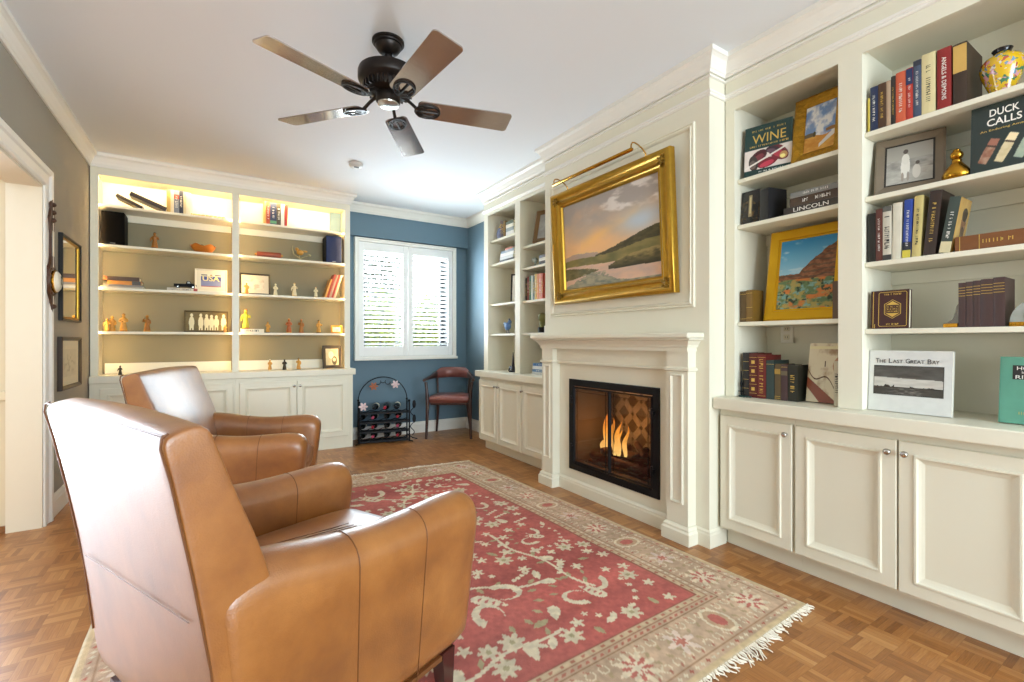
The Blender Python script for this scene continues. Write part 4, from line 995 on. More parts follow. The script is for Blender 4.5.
def book(label, t, h, d, col, loc, rz, style='spine', lean=0, tilt=0, yaw=0, group=None, cover=None, bands=None, bandcol=None, lettering=None, letcol=None, tname=None, tsize=.5, gloss=.45, patch=None, res=110, seed=1):
    z = loc[2] + (t*math.sin(R(lean)) if lean > 0 else 0) + (t*math.sin(R(tilt)) if tilt else 0)
    r = thing('book', label, 'book', (loc[0], loc[1], z), rz+yaw, group, rx=-tilt, ry=lean)
    S = {'spine': Matrix.Identity(4), 'flat': Matrix(((0,0,1,0),(0,1,0,0),(1,0,0,0),(0,0,0,1))), 'face': Matrix(((0,1,0,0),(1,0,0,0),(0,0,1,0),(0,0,0,1)))}[style]
    k = min(.003, t*.12); b = MB(); b.M = S
    b.box(0,.004,0,k,d,h); b.box(t-k,.004,0,t,d,h)
    rs = []                                        # rounded spine
    for zz in (0, h):
        rs.append([(0,.006,zz),(0,.002,zz),(t*.2,.0006,zz),(t*.5,0,zz),(t*.8,.0006,zz),(t,.002,zz),(t,.006,zz),(t-k,.006,zz),(k,.006,zz)])
    b.rings(rs); b.build('cover', bmat(col, gloss), r)
    b = MB(); b.M = S; b.box(k,.0062,.003,t-k,d-.003,h-.003); b.build('page_block', PAGES, r)
    # text plane: upright spine -> x across, z up, facing -y
    SP = S @ T(t/2,-.0004,h/2) @ UP
    if patch:
        for (a0, a1, c) in patch:
            b = MB(); b.M = S; b.box(.0006,-.0006,h*a0,t-.0006,.0015,h*a1); b.build('spine_panel', bmat(c), r)
    if bands:
        b = MB(); b.M = S
        for q in bands: b.box(.0008,-.0007,h*q-.0008,t-.0008,.0012,h*q+.0008)
        b.build('gilt_bands', bandcol or GILT, r)
    if lettering: scribble(h*lettering, min(t*tsize, .02), SP @ T(0,0,.0004) @ RZ(-90), letcol or GILT, r, seed)
    if tname:
        if style == 'flat': text(tname, h*.62, min(t*tsize,.03), S @ T(t/2,-.0008,h/2) @ Matrix(((0,1,0,0),(0,0,-1,0),(1,0,0,0),(0,0,0,1))), letcol or GILT, r)
        else: text(tname, h*(lettering or .7), t*tsize, SP @ T(0,0,.0006) @ RZ(-90), letcol or GILT, r)
    if cover and style == 'face':
        painted('cover_picture', d-.001, h-.001, res, int(res*h/d), cover, GLOSSP, r, y=-.0009, x0=.0005, z0=.0005)
    return r
def W(y, z, X=2.502): return (X, y, z)
RZW = -90
B1, B2, B3, B4 = 2.0568, 1.8008, 1.2568, .8390
C1, C2, C3, C4 = 2.0928, 1.8008, 1.5058, 1.2048

# --- bay beside the chimney
def wine_cover(U, V):
    im = flatc(U, (24,58,54)); ph = V < .52; im[ph] = (226,214,206)
    for cx, cy, rx_, ry_, rot, c in ((.30,.36,.20,.12,.5,(70,24,30)),(.72,.38,.24,.13,-.6,(110,30,40)),(.5,.22,.22,.09,.2,(120,30,44)),(.20,.25,.10,.16,.2,(60,50,46)),(.83,.30,.08,.07,0,(196,150,92)),(.6,.45,.14,.07,-.2,(58,40,48))):
        x, y = U-cx, (V-cy); c_, s_ = math.cos(rot), math.sin(rot); m = ((x*c_+y*s_)/rx_)**2+((-x*s_+y*c_)/ry_)**2 < 1
        im[m & ph] = c; m2 = ((x*c_+y*s_+.02)/(rx_*.7))**2+((-x*s_+y*c_+.02)/(ry_*.55))**2 < 1; im[m2 & ph] = tuple(min(255, v*1.5+14) for v in c)
    im[(np.abs(V-.30-.35*(U-.4)) < .018) & ph] = (232,224,216); im[V < .12] = (24,58,54)
    return im
wb = book('large book with WINE on its dark green cover, standing beside the cloud painting', .045, .282, .235, '1a3a37', W(1.518,B1,2.502), RZW, 'face', tilt=5, yaw=15, cover=wine_cover)
text('WINE', .165, .050, T(.122,-.0014,.205) @ UP, GILT, wb, 'title'); scribble(.17,.010, T(.122,-.0014,.252) @ UP, GILT, wb, 3); scribble(.19,.010, T(.122,-.0014,.165) @ UP, GILT, wb, 4); scribble(.12,.008, T(.135,-.0014,.018) @ UP, WHITE, wb, 5)
def cloud_field(U, V):
    n = fbm(U*4, V*5, 51, 5); im = mixc(flatc(U, (120,150,196)), flatc(U, (232,232,232)), np.clip((n-.42)*5, 0, 1)); im = mixc(im, flatc(U, (150,160,190)), np.clip((fbm(U*7,V*9,53,4)-.55)*3, 0, 1))
    g = V < .33+.03*np.sin(U*7); im[g] = mixc(flatc(U, (196,128,46)), flatc(U, (226,178,88)), fbm(U*6, V*20, 52, 4)*1.4-.2)[g]
    im[(V < .42-.08*np.abs(U-.15)) & (V > .33) & (U < .3)] = (110,96,70); im[(np.hypot((U-.33)/.05, (V-.37)/.06) < 1)] = (84,76,46); im[(V < .16+.5*(U-.55)) & (V > .08+.4*(U-.55)) & (U > .5)] = (226,220,214)
    im[(V > .36) & (V < .44-.1*np.abs(U-.9)) & (U > .7)] = (150,110,64); return im
GORN = pm('ornate gilt frame', '#a97e22', .4, .75, var=.45, scale=45, bump=1.0, bscale=55)
framed('framed_painting', 'gold ornate frame with a painting of clouds over an orange field', 'painting', .245, .352, .052, .028, GORN, cloud_field, W(1.163,B1,2.565), RZW, 9)
def city(U, V):
    n = fbm(U*8, V*12, 61, 4); im = mixc(flatc(U, (22,18,16)), flatc(U, (96,76,40)), np.clip((n-.45)*3, 0, 1)*(V < .7)); im[(np.abs(U-.5) < .09) & (V > .2) & (V < .86)] = (150,134,100); im[(np.abs(U-.5) < .04) & (V > .3) & (V < .8)] = (206,190,140)
    return im
book('small dark picture book with a lit tower on its cover, under the WINE book', .03, .185, .105, '1a1614', W(1.543,B2,2.51), RZW, 'face', tilt=5, cover=city)
book('plain black book standing next to the lit tower picture book', .055, .168, .13, '1c1b1e', W(1.428,B2,2.50), RZW, yaw=-14)
zz = B2+.0003
for t, w, col, lb, tn, off, lc in ((.036,.262,'3a332c','dark flat book lettered LINCOLN at the bottom of the stack under the cloud painting','LINCOLN',.0,WHITE),(.042,.232,'4a3a2c','brown flat book in the middle of the stack under the cloud painting',None,.030,None),(.028,.228,'80807c','grey flat book on top of the stack under the cloud painting',None,.034,None)):
    bk = book(lb, t, w, .17, col, W(1.300-off,zz,2.497), RZW, 'flat', tname=tn, letcol=lc, tsize=.55, group='stack of flat books under the cloud painting', gloss=.35)
    if not tn: scribble(w*.55, t*.4, T(w*.55,-.0008,t/2) @ UP, WHITE, bk, int(t*1e4))
    zz += t+.0006
book('brown leather book, left of a pair beside the mesa painting', .036, .172, .11, '5a4422', W(1.543,B3), RZW, bands=(.1,.9), group='pair of brown leather books')
book('golden brown leather book, right of a pair beside the mesa painting', .036, .176, .11, '7a5c26', W(1.506,B3), RZW, bands=(.12,.45,.9), group='pair of brown leather books')
def mesa(U, V):
    n = fbm(U*6, V*6, 71, 5); n2 = fbm(U*14, V*26, 72, 4); im = mixc(flatc(U, (150,196,214)), flatc(U, (58,138,186)), (V-.5)*2.2); im = mixc(im, flatc(U, (210,220,220)), np.clip((fbm(U*3,V*9,74,4)-.62)*5, 0, 1))
    rid = .50+.40*np.clip((U-.38)/.62, 0, 1)**.8+.03*(np.floor(U*9) % 2)*np.clip(U-.3, 0, 1)+.02*(n2-.5)
    m = V < rid; rock = mixc(flatc(U, (96,58,38)), flatc(U, (160,108,74)), n2*1.4-.2); rock = mixc(rock, flatc(U, (70,66,52)), (np.sin(V*90+n*8) > .55)*.5); im = np.where(m[..., None], rock, im)
    m = V < .42; sc = mixc(flatc(U, (166,150,84)), flatc(U, (96,120,80)), np.clip((fbm(U*10,V*18,73,4)-.42)*6, 0, 1)); sc = mixc(sc, flatc(U, (120,160,150)), np.clip((fbm(U*13,V*22,75,3)-.55)*7, 0, 1)*(V < .36)); sc = mixc(sc, flatc(U, (200,120,60)), np.clip((fbm(U*5,V*12,76,3)-.58)*8, 0, 1)); sc = mixc(sc, flatc(U, (52,70,52)), np.clip((fbm(U*16,V*24,77,3)-.6)*8, 0, 1))
    return np.where(m[..., None], sc, im)
YG = pm('bright gold leaf frame', '#d2a21a', .32, .6, var=.12, scale=9)
framed('framed_painting', 'wide yellow gold frame with a painting of a red mesa in the desert', 'painting', .398, .502, .062, .022, YG, mesa, W(1.243,B3,2.575), RZW, 9.5, prof=[(0,0),(0,.016),(.008,.022),(.05,.020),(.053,.012),(.062,.012),(.062,0)], res=150)
book('small brown book standing in front of the right edge of the mesa painting', .030, .178, .075, '5b442a', W(1.069,B3,2.49), RZW)
seq = [(.036,.246,.150,'1d1a1e',(.2,.4,.6,.8),None,'black leather book with gilt bands, leftmost of the row by the chimney'),(.045,.245,.150,'571a16',(.1,.3,.5,.7,.9),None,'dark red leather book with gilt bands and squares'),(.047,.236,.155,'6b1f1e',(.06,.94),.8,'burgundy leather book with tall gilt lettering down the spine'),(.044,.208,.150,'2d3f3e',(.9,),None,'dark teal clothbound book in the row by the chimney'),(.032,.190,.140,'5b4a30',(.05,.1),None,'slim brown book with a tan label in the row by the chimney'),(.034,.188,.140,'4a3436',(.93,),None,'plum brown book with a small label in the row by the chimney'),(.048,.188,.140,'23261f',None,.55,'black book with green gilt script, rightmost of the row by the chimney')]
y = 1.523
for k, (t, h, d, col, bands, let, lb) in enumerate(seq):
    bk = book(lb, t-.001, h, d, col, W(y,B4,2.497+.002*k), RZW, bands=bands, lettering=let, group='old leather books on the counter', seed=k+2, tsize=.6, patch=((.72,.86,'a8873e'),) if k == 4 else ((.70,.82,'6d6248'),) if k == 5 else None)
    if k == 1:
        b = MB()
        for q in (.2,.4,.6,.8): b.box(t*.3,-.0008,h*q-.01,t*.7,.001,h*q+.008)
        b.build('gilt_squares', GILT, bk)
    y -= t
def parchment(U, V):
    n = fbm(U*6, V*7, 81, 5); im = mixc(flatc(U, (226,214,184)), flatc(U, (170,140,108)), np.clip((n-.5)*3, 0, 1)); im[(np.abs(V-.55+.4*U+.08*np.sin(U*9)) < .012)] = (96,66,44); im[(V < .42-.5*U) & (V > .25-.7*U)] = (140,72,48); im[(np.hypot(U-.95, (V-.62)*1.6) < .3)] = (188,140,108); im[(V > .9) & (V < .95)] = (232,222,176); im[np.abs(U-.45) < .01*(V > .6)*(V < .7)] = (70,52,40)
    return im
book('large cream book with an old map on its cover, right of the leather books', .022, .300, .175, '9a6a34', W(1.222,B4,2.560), RZW, 'face', tilt=9, cover=parchment)
book('thin cream book standing at the right end of the leather books shelf', .024, .215, .08, 'c9bfa6', W(1.064,B4,2.492), RZW, lettering=.5, letcol=DARKINK)
r = thing('trinket', 'small dark teal beaded trinket lying in front of the leather books', 'ornament', (2.476, 1.50, .8388)); b = MB(); rnd = random.Random(3)
for k in range(26): t = k*.5; b.sph(((.008+.0006*k)*math.cos(t)*.5,(.010+.0012*k)*math.sin(t),.0052), .0052, 6)
b.build('beads', pm('dark teal beads', '#1f3b3c', .3), r, smooth=True)
r = thing('slim_figurine', 'slim black metal figurine at the far left of the counter by the chimney', 'figurine', (2.490, 1.526, .8388)); b = MB(); b.lathe([(.012,0),(.012,.006),(.004,.01),(.003,.05),(.006,.06),(.007,.075),(.003,.09),(.002,.14),(.001,.145)], seg=10); b.build('body', BLACK, r, smooth=True)
b = MB(); b.box(-.004,-.018,.028,.004,.018,.032); b.build('crossbar', BLACK, r)
def outlet(label, loc, rz):
    r = thing('wall_outlet', label, 'outlet', loc, rz); b = MB(); b.box(-.036,-.006,-.058,.036,0,.058,.003); p = b.build('cover_plate', WHITE, r)
    b = MB()
    for zc in (-.024,.024): b.box(-.016,-.009,zc-.014,.016,-.006,zc+.014,.002)
    b.build('receptacle', pm('ivory plastic', '#e4ddc8', .4), p)
    b = MB()
    for zc in (-.024,.024):
        for xx in (-.006,.006): b.box(xx-.001,-.0094,zc-.005,xx+.001,-.0089,zc+.005)
    b.build('slots', DARKINK, p)
outlet('white power outlet on the bookcase back, under the mesa painting', (2.7775, 1.425, 1.196), -90)
outlet('white power outlet low on the left wall behind the armchair', (-.8998, 4.35, .40), 90)

# --- second bay
seq = [(.010,.155,'c8b24a','thin yellow booklet, leftmost on the top shelf'),(.030,.198,'1f2c4d','navy blue book, second on the top shelf row'),(.030,.200,'4d331f','dark brown book beside the navy one on the top shelf'),(.017,.200,'b59a80','slim pale tan book on the top shelf'),(.017,.212,'2a2620','slim black book on the top shelf'),(.036,.218,'d0603f','salmon orange book on the top shelf'),(.024,.220,'b8392c','red book with a navy top panel on the top shelf'),(.028,.240,'47536a','slate blue book on the top shelf'),(.046,.250,'e0d2a0','thick cream book on the top shelf'),(.045,.246,'8e2421','thick red book lettered down the spine in gold'),(.042,.240,'3a2a1e','large dark brown book with a tan label beside the yellow vase')]
y = .929
for k, (t, h, col, lb) in enumerate(seq):
    bk = book(lb, t-.001, h, .20 if k == 10 else .14, col, W(y-(.004 if k > 8 else 0),C1,2.497), RZW, group='books on the top right shelf', seed=k+20,
         lettering=None if k in (0,3,9,10) else .6, letcol={2: GILT, 5: WHITE, 4: GILT, 8: DARKINK}.get(k, WHITE), tsize=.32, patch={6: ((.68,.98,'26345e'),), 10: ((.52,.97,'d2a95a'),), 7: ((.9,.99,'2f3442'),)}.get(k), tname='ANGELS & DEMONS' if k == 9 else None)
    y -= t+(.004 if k == 9 else 0)
def vasemat():
    m = bpy.data.materials.new('yellow famille glaze'); m.use_nodes = True; nt = m.node_tree; L = nt.links.new; N = nt.nodes.new; b = nt.nodes['Principled BSDF']; tc = N('ShaderNodeTexCoord'); prev = lin('#e0b51c')
    last = None
    for k, (sc, th, col) in enumerate(((46,.60,'#3f7a5a'),(40,.62,'#b8563a'),(52,.62,'#d79aa6'),(36,.63,'#6f90a8'),(60,.64,'#e6dcc8'))):
        n = N('ShaderNodeTexNoise'); n.inputs['Scale'].default_value = sc; n.inputs['Detail'].default_value = 2; mp = N('ShaderNodeMapping'); mp.inputs['Location'].default_value = (k*3.1, k*1.7, k*5.3); L(tc.outputs['Object'], mp.inputs[0]); L(mp.outputs[0], n.inputs[0])
        g = N('ShaderNodeMath'); g.operation = 'GREATER_THAN'; g.inputs[1].default_value = th; L(n.outputs['Fac'], g.inputs[0]); mx = N('ShaderNodeMix'); mx.data_type = 'RGBA'; L(g.outputs[0], mx.inputs[0])
        if last: L(last, mx.inputs[6])
        else: mx.inputs[6].default_value = prev
        mx.inputs[7].default_value = lin(col); last = mx.outputs[2]
    L(last, b.inputs['Base Color']); b.inputs['Roughness'].default_value = .15; b.inputs['Coat Weight'].default_value = .5; return m
r = thing('vase', 'yellow flower-painted porcelain vase with a black rim on the top right shelf', 'vase', (2.58, .515, C1))
b = MB(); b.lathe([(r_*.84, z_*.86) for r_, z_ in ((.036,0),(.038,.006),(.040,.02),(.054,.06),(.071,.105),(.077,.135),(.074,.160),(.058,.180),(.036,.190),(.029,.196),(.027,.200),(.027,.17),(.01,.165))], seg=32); o = b.build('body', vasemat(), r, smooth=True)
b = MB(); b.lathe([(r_*.84, z_*.86) for r_, z_ in ((.030,.2002),(.030,.206),(.034,.213),(.036,.217),(.034,.219),(.028,.214),(.0275,.2001))], seg=32); b.build('rim', pm('black glaze', '#17161a', .2), r, smooth=True)
def beach(U, V):
    n = fbm(U*6, V*14, 91, 4); im = mixc(flatc(U, (196,190,178)), flatc(U, (150,146,138)), V*1.0); im[V < .62] = (mixc(flatc(U, (120,118,112)), flatc(U, (176,172,164)), n*1.3))[V < .62]; im[V < .34] = (mixc(flatc(U, (150,146,138)), flatc(U, (196,192,182)), n))[V < .34]
    f = lambda cx, cy, a, bb: ((U-cx)/a)**2+((V-cy)/bb)**2 < 1
    for m, c in ((f(.42,.42,.10,.30), (228,224,214)), (f(.42,.62,.085,.14), (222,218,208)), (f(.42,.82,.055,.06), (92,84,78)), (f(.66,.26,.09,.18), (206,200,190)), (f(.68,.48,.045,.05), (88,80,74)), (f(.36,.16,.03,.12), (160,150,140)), (f(.48,.16,.03,.12), (160,150,140))): im[m] = c
    return im
framed('photo_frame', 'taupe framed beach photograph of a woman and child, leaning beside the brass pot', 'picture frame', .238, .268, .034, .014, pm('taupe wood frame', '#7a6d5c', .4, .2, var=.2), beach, W(.796,C2,2.548), RZW+13, 15, mat=.007, matcol=pm('black mat', '#26221f', .6), res=110)
r = thing('brass_pot', 'small round-topped brass pot between the beach photo and the duck book', 'ornament', (2.535, .636, C2)); b = MB(); b.lathe([(.037,0),(.041,.004),(.046,.016),(.045,.026),(.034,.046),(.022,.062),(.015,.072),(.016,.078),(.014,.082)], seg=28); b.build('body', BRASS, r, smooth=True)
b = MB(); b.sph((0,0,.100), (.021,.021,.020), 18); b.lathe([(.01,.115),(.012,.121),(.006,.126)], seg=14); b.build('stopper', BRASS, r, smooth=True)
def ducks(U, V):
    im = flatc(U, (34,48,44)); n = fbm(U*20, V*20, 95, 3)
    for cx, rot, c1, c2, L in ((.18,-.42,(120,66,46),(206,178,150),.32),(.35,-.42,(206,186,140),(236,220,180),.36),(.53,-.42,(190,196,170),(150,170,150),.36),(.72,-.42,(160,90,60),(210,170,120),.34)):
        x, y = U-cx, (V-.30)*.88; c_, s_ = math.cos(rot), math.sin(rot); u, v = (x*c_+y*s_), (-x*s_+y*c_)
        m = (np.abs(u) < .052-.055*np.abs(v-.0)**1.2) & (np.abs(v) < L/2); im[m] = mixc(flatc(U, c1), flatc(U, c2), n)[m]; im[m & (v > L*.22)] = tuple(min(255, q+40) for q in c1); im[m & (np.abs(v-L*.2) < .012)] = (70,52,40)
    return im
db = book('dark green book with DUCK CALLS on its cover, at the right edge', .028, .262, .285, '22302c', W(.592,C2,2.515), RZW, 'face', tilt=4, cover=ducks)
for k, (s_, w_) in enumerate((('DUCK', .080), ('CALLS', .094))): text(s_, w_, .028, T(.0925,-.0014,.226-.037*k) @ UP, WHITE, db, 'title', .012)
text('An Enduring American Folk Art', .21, .0100, T(.132,-.0014,.158) @ UP, GILT, db, 'subtitle')
seq = [(.032,.218,'15130f',0,'black book, leftmost on the shelf below the beach photo'),(.026,.232,'5a2c22',0,'dark red patterned book on the shelf below the beach photo'),(.033,.238,'cfc9b8',0,'pale book with heavy gold and black lettering on its spine'),(.034,.243,'d8d3c0',1,'plain off-white book on the shelf below the beach photo'),(.030,.248,'26449a',2,'bright blue book with a yellow foot on the shelf below the beach photo'),(.031,.255,'c9b877',2.5,'pale yellow green book beside the bright blue one'),(.040,.262,'33251f',5,'thick dark brown book leaning beside the yellow green one')]
y = .930
for k, (t, h, col, ln, lb) in enumerate(seq):
    book(lb, t-.001, h, .15, col, W(y,C3,2.497), RZW, lean=ln, group='books below the beach photo', seed=k+50, lettering=None if k in (0,3) else .62, letcol={2: DARKINK, 5: DARKINK}.get(k, WHITE if k != 6 else GILT), tsize=.55 if k == 2 else .3, patch={4: ((.0,.13,'d8c84a'),(.13,.27,'22262e')), 2: ((.0,.1,'3a3a38'),(.9,1,'5a5a54'))}.get(k))
    y -= t/math.cos(R(ln))+(.008 if k == 5 else .002 if k > 2 else 0)
def portrait(U, V):
    im = mixc(flatc(U, (206,170,96)), flatc(U, (180,140,76)), fbm(U*5, V*5, 97, 3)); f = lambda cx, cy, a, bb: ((U-cx)/a)**2+((V-cy)/bb)**2 < 1
    for m, c in ((f(.62,.0,.42,.30), (38,30,26)), (f(.62,.36,.16,.12), (120,84,58)), (f(.62,.56,.22,.22), (128,90,62)), (f(.62,.72,.23,.12), (46,34,28)), (f(.62,.42,.15,.08), (84,60,44))): im[m] = c
    return im
bk = book('leaning book with a dark green and cream spine and a portrait cover', .035, .222, .135, '3a4640', W(y-.008,C3,2.497), RZW, lean=9, group='books below the beach photo', lettering=.5, letcol=WHITE, tsize=.3, seed=59, patch=((0,.2,'d9cda4'),))
vs = painted('cover_picture', .133, .218, 70, 110, portrait, GLOSSP, bk, y=0, x0=0, z0=0)
vs.matrix_local = T(.0357,.0008,.002) @ RZ(90)
lb_ = book('thick brown leather book lying flat below the DUCK CALLS book', .058, .235, .17, '7a4a24', W(.632,C3,2.497), RZW, 'flat', bands=(.06,.3,.9), lettering=None, gloss=.35); scribble(.10,.014, T(.13,-.001,.029) @ UP, GILT, lb_, 33)
mb_ = book('maroon book with a gilt hexagon on its cover, alone at the left of its shelf', .030, .168, .140, '3a1316', W(.922,C4,2.505), RZW, 'face', tilt=3, gloss=.3)
b = MB(); b.M = T(0,-.0009,0) @ UP
def outline(pts, w): b.sweep([(0,0),(w,0),(w,.0006),(0,.0006)], pts, closed=True)
outline([(.036,.008),(.128,.008),(.133,.013),(.133,.155),(.128,.160),(.036,.160),(.031,.155),(.031,.013)], .0018)
outline([(.082,.042),(.112,.062),(.112,.106),(.082,.126),(.052,.106),(.052,.062)], .002); outline([(.082,.049),(.106,.066),(.106,.102),(.082,.119),(.058,.102),(.058,.066)], .001)
b.poly([(.058,.102),(.106,.102),(.082,.119)], 0, .0006); b.poly([(.058,.066),(.082,.049),(.106,.066)], 0, .0006)
b.box(.018,0,.004,.020,.0006*30,.005); b.build('gilt_tooling', GILT, mb_)
scribble(.06,.008, T(.082,-.0012,.150) @ UP, GILT, mb_, 7); scribble(.05,.007, T(.082,-.0012,.018) @ UP, GILT, mb_, 8)
for k, zz in enumerate((.094,.084,.074)): scribble(.036,.006, T(.082,-.0012,zz) @ UP, GILT, mb_, 9+k)
b = MB(); b.box(.010,-.0012,.003,.012,.001,.165); b.build('hinge_line', GILT, mb_)
CRY = pm('cut crystal', '#7f8a88', .06, var=.25, scale=30, spec=1, coat=1)
def bookend(label, yb, flip):
    r = thing('bookend', label, 'bookend', (2.535, yb, C4), RZW, 'pair of crystal bookends'); q = -1 if flip else 1
    b = MB(); b.box(-.048,-.035,0,.048,.035,.016,.002); o = b.build('brass_base', BRASS, r)
    b = MB()
    for k in range(9): b.sph((-.042+.0105*k,-.0355,.008), (.004,.0025,.005), 8)
    b.build('base_beading', BRASS, o, smooth=True)
    b = MB(); P = [(q*(-.046), .0161)]+[(q*(-.046+.092*(math.sin(t))), .0161+.092*math.cos(t)) for t in np.linspace(PI/2, 0, 12)]
    b.M = T(0,.028,0) @ UP; b.poly(P if q > 0 else P[::-1], 0, .056); b.build('crystal', CRY, r)
    b = MB(); b.M = T(0,-.0285,.016) @ UP; b.tube([(q*(-.03+.05*math.sin(t)*(.4+t/5)), .03+.045*math.cos(t)*(.4+t/6), 0) for t in np.linspace(0, 4.5, 20)], .003, 6); b.build('engraving', CRY, r, smooth=True)
def bookend_left():
    r = thing('bookend', 'brass-based bookend with a dark curved top, left of the five brown books', 'bookend', (2.54, .645, C4), RZW, 'pair of crystal bookends')
    b = MB(); b.box(-.026,-.035,0,.020,.035,.016,.002); o = b.build('brass_base', BRASS, r)
    b = MB(); b.poly([(-.022,.0161),(.019,.0161),(.019,.10),(.012,.085),(.008,.06),(.0,.035),(-.012,.024)], -.02, .02)
    b.bm.transform(UP); b.build('curved_top', pm('smoked crystal', '#2a2c2a', .12, spec=.9, coat=.8), r)
bookend_left()
y = .622
for k, (t, hh) in enumerate(((.022,.176),(.021,.178),(.022,.180),(.034,.183),(.032,.186))):
    book(f'dark maroon book with gilt lines, {("first","second","third","fourth","fifth")[k]} from the left between the bookends', t-.001, hh, .14, '45302e', W(y,C4,2.497), RZW, bands=(.70,.76,.82,.88), group='maroon set between the bookends'); y -= t
bookend('crystal half-dome bookend on a brass base at the right edge', .435, True)
def bay(U, V):
    n = fbm(U*5, V*9, 101, 5); im = mixc(flatc(U, (44,42,40)), flatc(U, (92,90,88)), n); s_ = (V < .58+.05*(n-.5)-.06*(U-.3)) & (V > .26); im[s_] = mixc(flatc(U, (214,210,202)), flatc(U, (170,166,160)), fbm(U*4, V*12, 102, 4)*1.3-.2)[s_]
    t_ = (V < .27+.05*np.clip(fbm(U*16, V*0+2, 103, 3)-.42, 0, 1)*4*(np.sin(U*11) > -.3)) & (V > .2); im[t_] = (30,28,28); im[V < .23] = mixc(flatc(U, (50,48,46)), flatc(U, (130,128,122)), np.clip((fbm(U*12, V*60, 104, 3)-.45)*4, 0, 1)*np.exp(-((U-.5)/.25)**2))[V < .23]; return im
gb = book('white book THE LAST GREAT BAY with a black and white photo, leaning on the counter', .020, .268, .290, 'dcdcd8', W(.935,B4,2.508), RZW, 'face', tilt=5)
painted('cover_picture', .238, .125, 150, 80, bay, GLOSSP, gb, y=-.0012, x0=.024, z0=.075); b = MB(); b.box(.022,-.0009,.073,.264,0,.202); b.build('picture_border', DARKINK, gb)
x_ = .028
for s_ in ('THE','LAST','GREAT','BAY'):          # small capitals: a taller first letter
    w0 = .0125 if s_ != 'GREAT' else .015; text(s_[0], w0, .020, T(x_+w0/2,-.0012,.223) @ UP, DARKINK, gb, 'title'); x_ += w0+.002
    w1 = .0118*len(s_[1:]); text(s_[1:], w1, .0145, T(x_+w1/2,-.0012,.2205) @ UP, DARKINK, gb, 'title'); x_ += w1+.010
hb = book('sea green book with a black title panel at the lower right edge', .028, .250, .27, '5c9a84', W(.515,B4,2.515), RZW, 'face', tilt=7, gloss=.4)
b = MB(); b.box(.036,-.0012,.165,.119,.001,.218); b.build('title_panel', DARKINK, hb)
for k, (s_, w_, h_) in enumerate((('HOME',.062,.0135),('by the',.036,.010),('RIVER',.068,.0135))): text(s_, w_, h_, T(.078,-.0015,.207-.0165*k) @ UP, WHITE, hb, 'title')
scribble(.09,.010, T(.10,-.0012,.040) @ UP, GILT, hb, 61)

# --- alcove bookcase by the window
def WF(y, z, X=2.50): return (X, y, z)
D1, D2, D3, D4 = 2.2158, 1.9628, 1.5408, 1.2268
E1, E2, E3, E4 = 2.0508, 1.8458, 1.5328, 1.2268
r = thing('patterned_jar', 'small blue and yellow patterned jar on the top alcove shelf', 'jar', (2.56, 4.235, D1)); b = MB(); b.lathe([(.035,0),(.05,.03),(.055,.07),(.045,.11),(.03,.125)], seg=20); b.build('body', pm('blue and white glaze', '#7c86a6', .25, var=.7, scale=40), r, smooth=True)
b = MB(); b.lathe([(.032,.1252),(.03,.135),(.012,.15),(.01,.16),(.002,.165)], seg=18); b.build('lid', pm('yellow glaze', '#c9a83a', .3, var=.3), r, smooth=True)
y = 4.165
for k, (t, h, col, lb) in enumerate(((.034,.178,'5a4d55','grey violet book beside the patterned jar'),(.024,.172,'3a3236','slim dark book beside the grey violet one in the alcove'),(.030,.165,'8a6a34','tan book standing left of the pale stack in the alcove'))):
    book(lb, t-.001, h, .14, col, WF(y,D1), RZW, group='upright books on the top alcove shelf', lettering=.6, seed=k+70); y -= t
zz = D1+.0003
for k, (t, w, col, lb) in enumerate(((.04,.15,'e6e2da','white flat book at the bottom of the top alcove stack'),(.035,.14,'9aa2a0','grey flat book second from the bottom of the top alcove stack'),(.035,.135,'e9e4d2','cream flat book third from the bottom of the top alcove stack'),(.03,.14,'5d6a58','green flat book on top of the top alcove stack'))):
    book(lb, t, w, .15, col, WF(4.055,zz), RZW, 'flat', group='stack on the top alcove shelf'); zz += t+.0005
zz = D2+.0003
for k, (t, w, col, lb) in enumerate(((.022,.27,'2c2c30','black flat book at the bottom of the second alcove stack'),(.032,.25,'d9d9d6','pale grey flat book, second in the lower alcove stack'),(.03,.25,'f0eee8','white flat book in the middle of the lower alcove stack'),(.026,.245,'8f9aa8','blue grey flat book near the top of the lower alcove stack'),(.02,.12,'c8705a','small coral book on top of the lower alcove stack'))):
    book(lb, t, w, .16, col, WF(4.185-(.12 if k == 4 else .01*k),zz), RZW, 'flat', group='stack on the second alcove shelf'); zz += t+.0005
def greypic(U, V): return mixc(flatc(U, (120,116,110)), flatc(U, (190,186,178)), fbm(U*5, V*5, 111, 3))
framed('photo_frame', 'dark thin frame leaning against the alcove divider', 'picture frame', .20, .29, .014, .012, BLACK, greypic, WF(3.94,D3,2.60), -48, 6, mat=.03)
r = thing('blue_figurine', 'blue bird-shaped figurine in the alcove left of the fireplace', 'figurine', (2.54, 4.085, D4)); bl = pm('cobalt glaze', '#5a7fb4', .25, var=.5, scale=25); b = MB(); b.sph((0,0,.075), (.03,.05,.04), 14); b.sph((0,-.04,.115), (.02,.022,.022), 12); b.sph((0,.055,.10), (.008,.03,.02), 10); b.build('body', bl, r, smooth=True)
b = MB(); b.tube([(.0,-.015,.045),(.0,-.02,.007),(0,-.045,.007)], .006, 6); b.tube([(.0,.02,.045),(.0,.02,.007),(0,-.005,.007)], .006, 6); b.build('legs', pm('dark glaze', '#2c2a34', .4), r, smooth=True)
b = MB(); b.sph((0,-.062,.113), (.006,.014,.006), 8); b.sph((0,-.03,.142), (.006,.02,.012), 8); b.build('beak_and_crest', pm('dark glaze', '#2c2a34', .4), r, smooth=True)
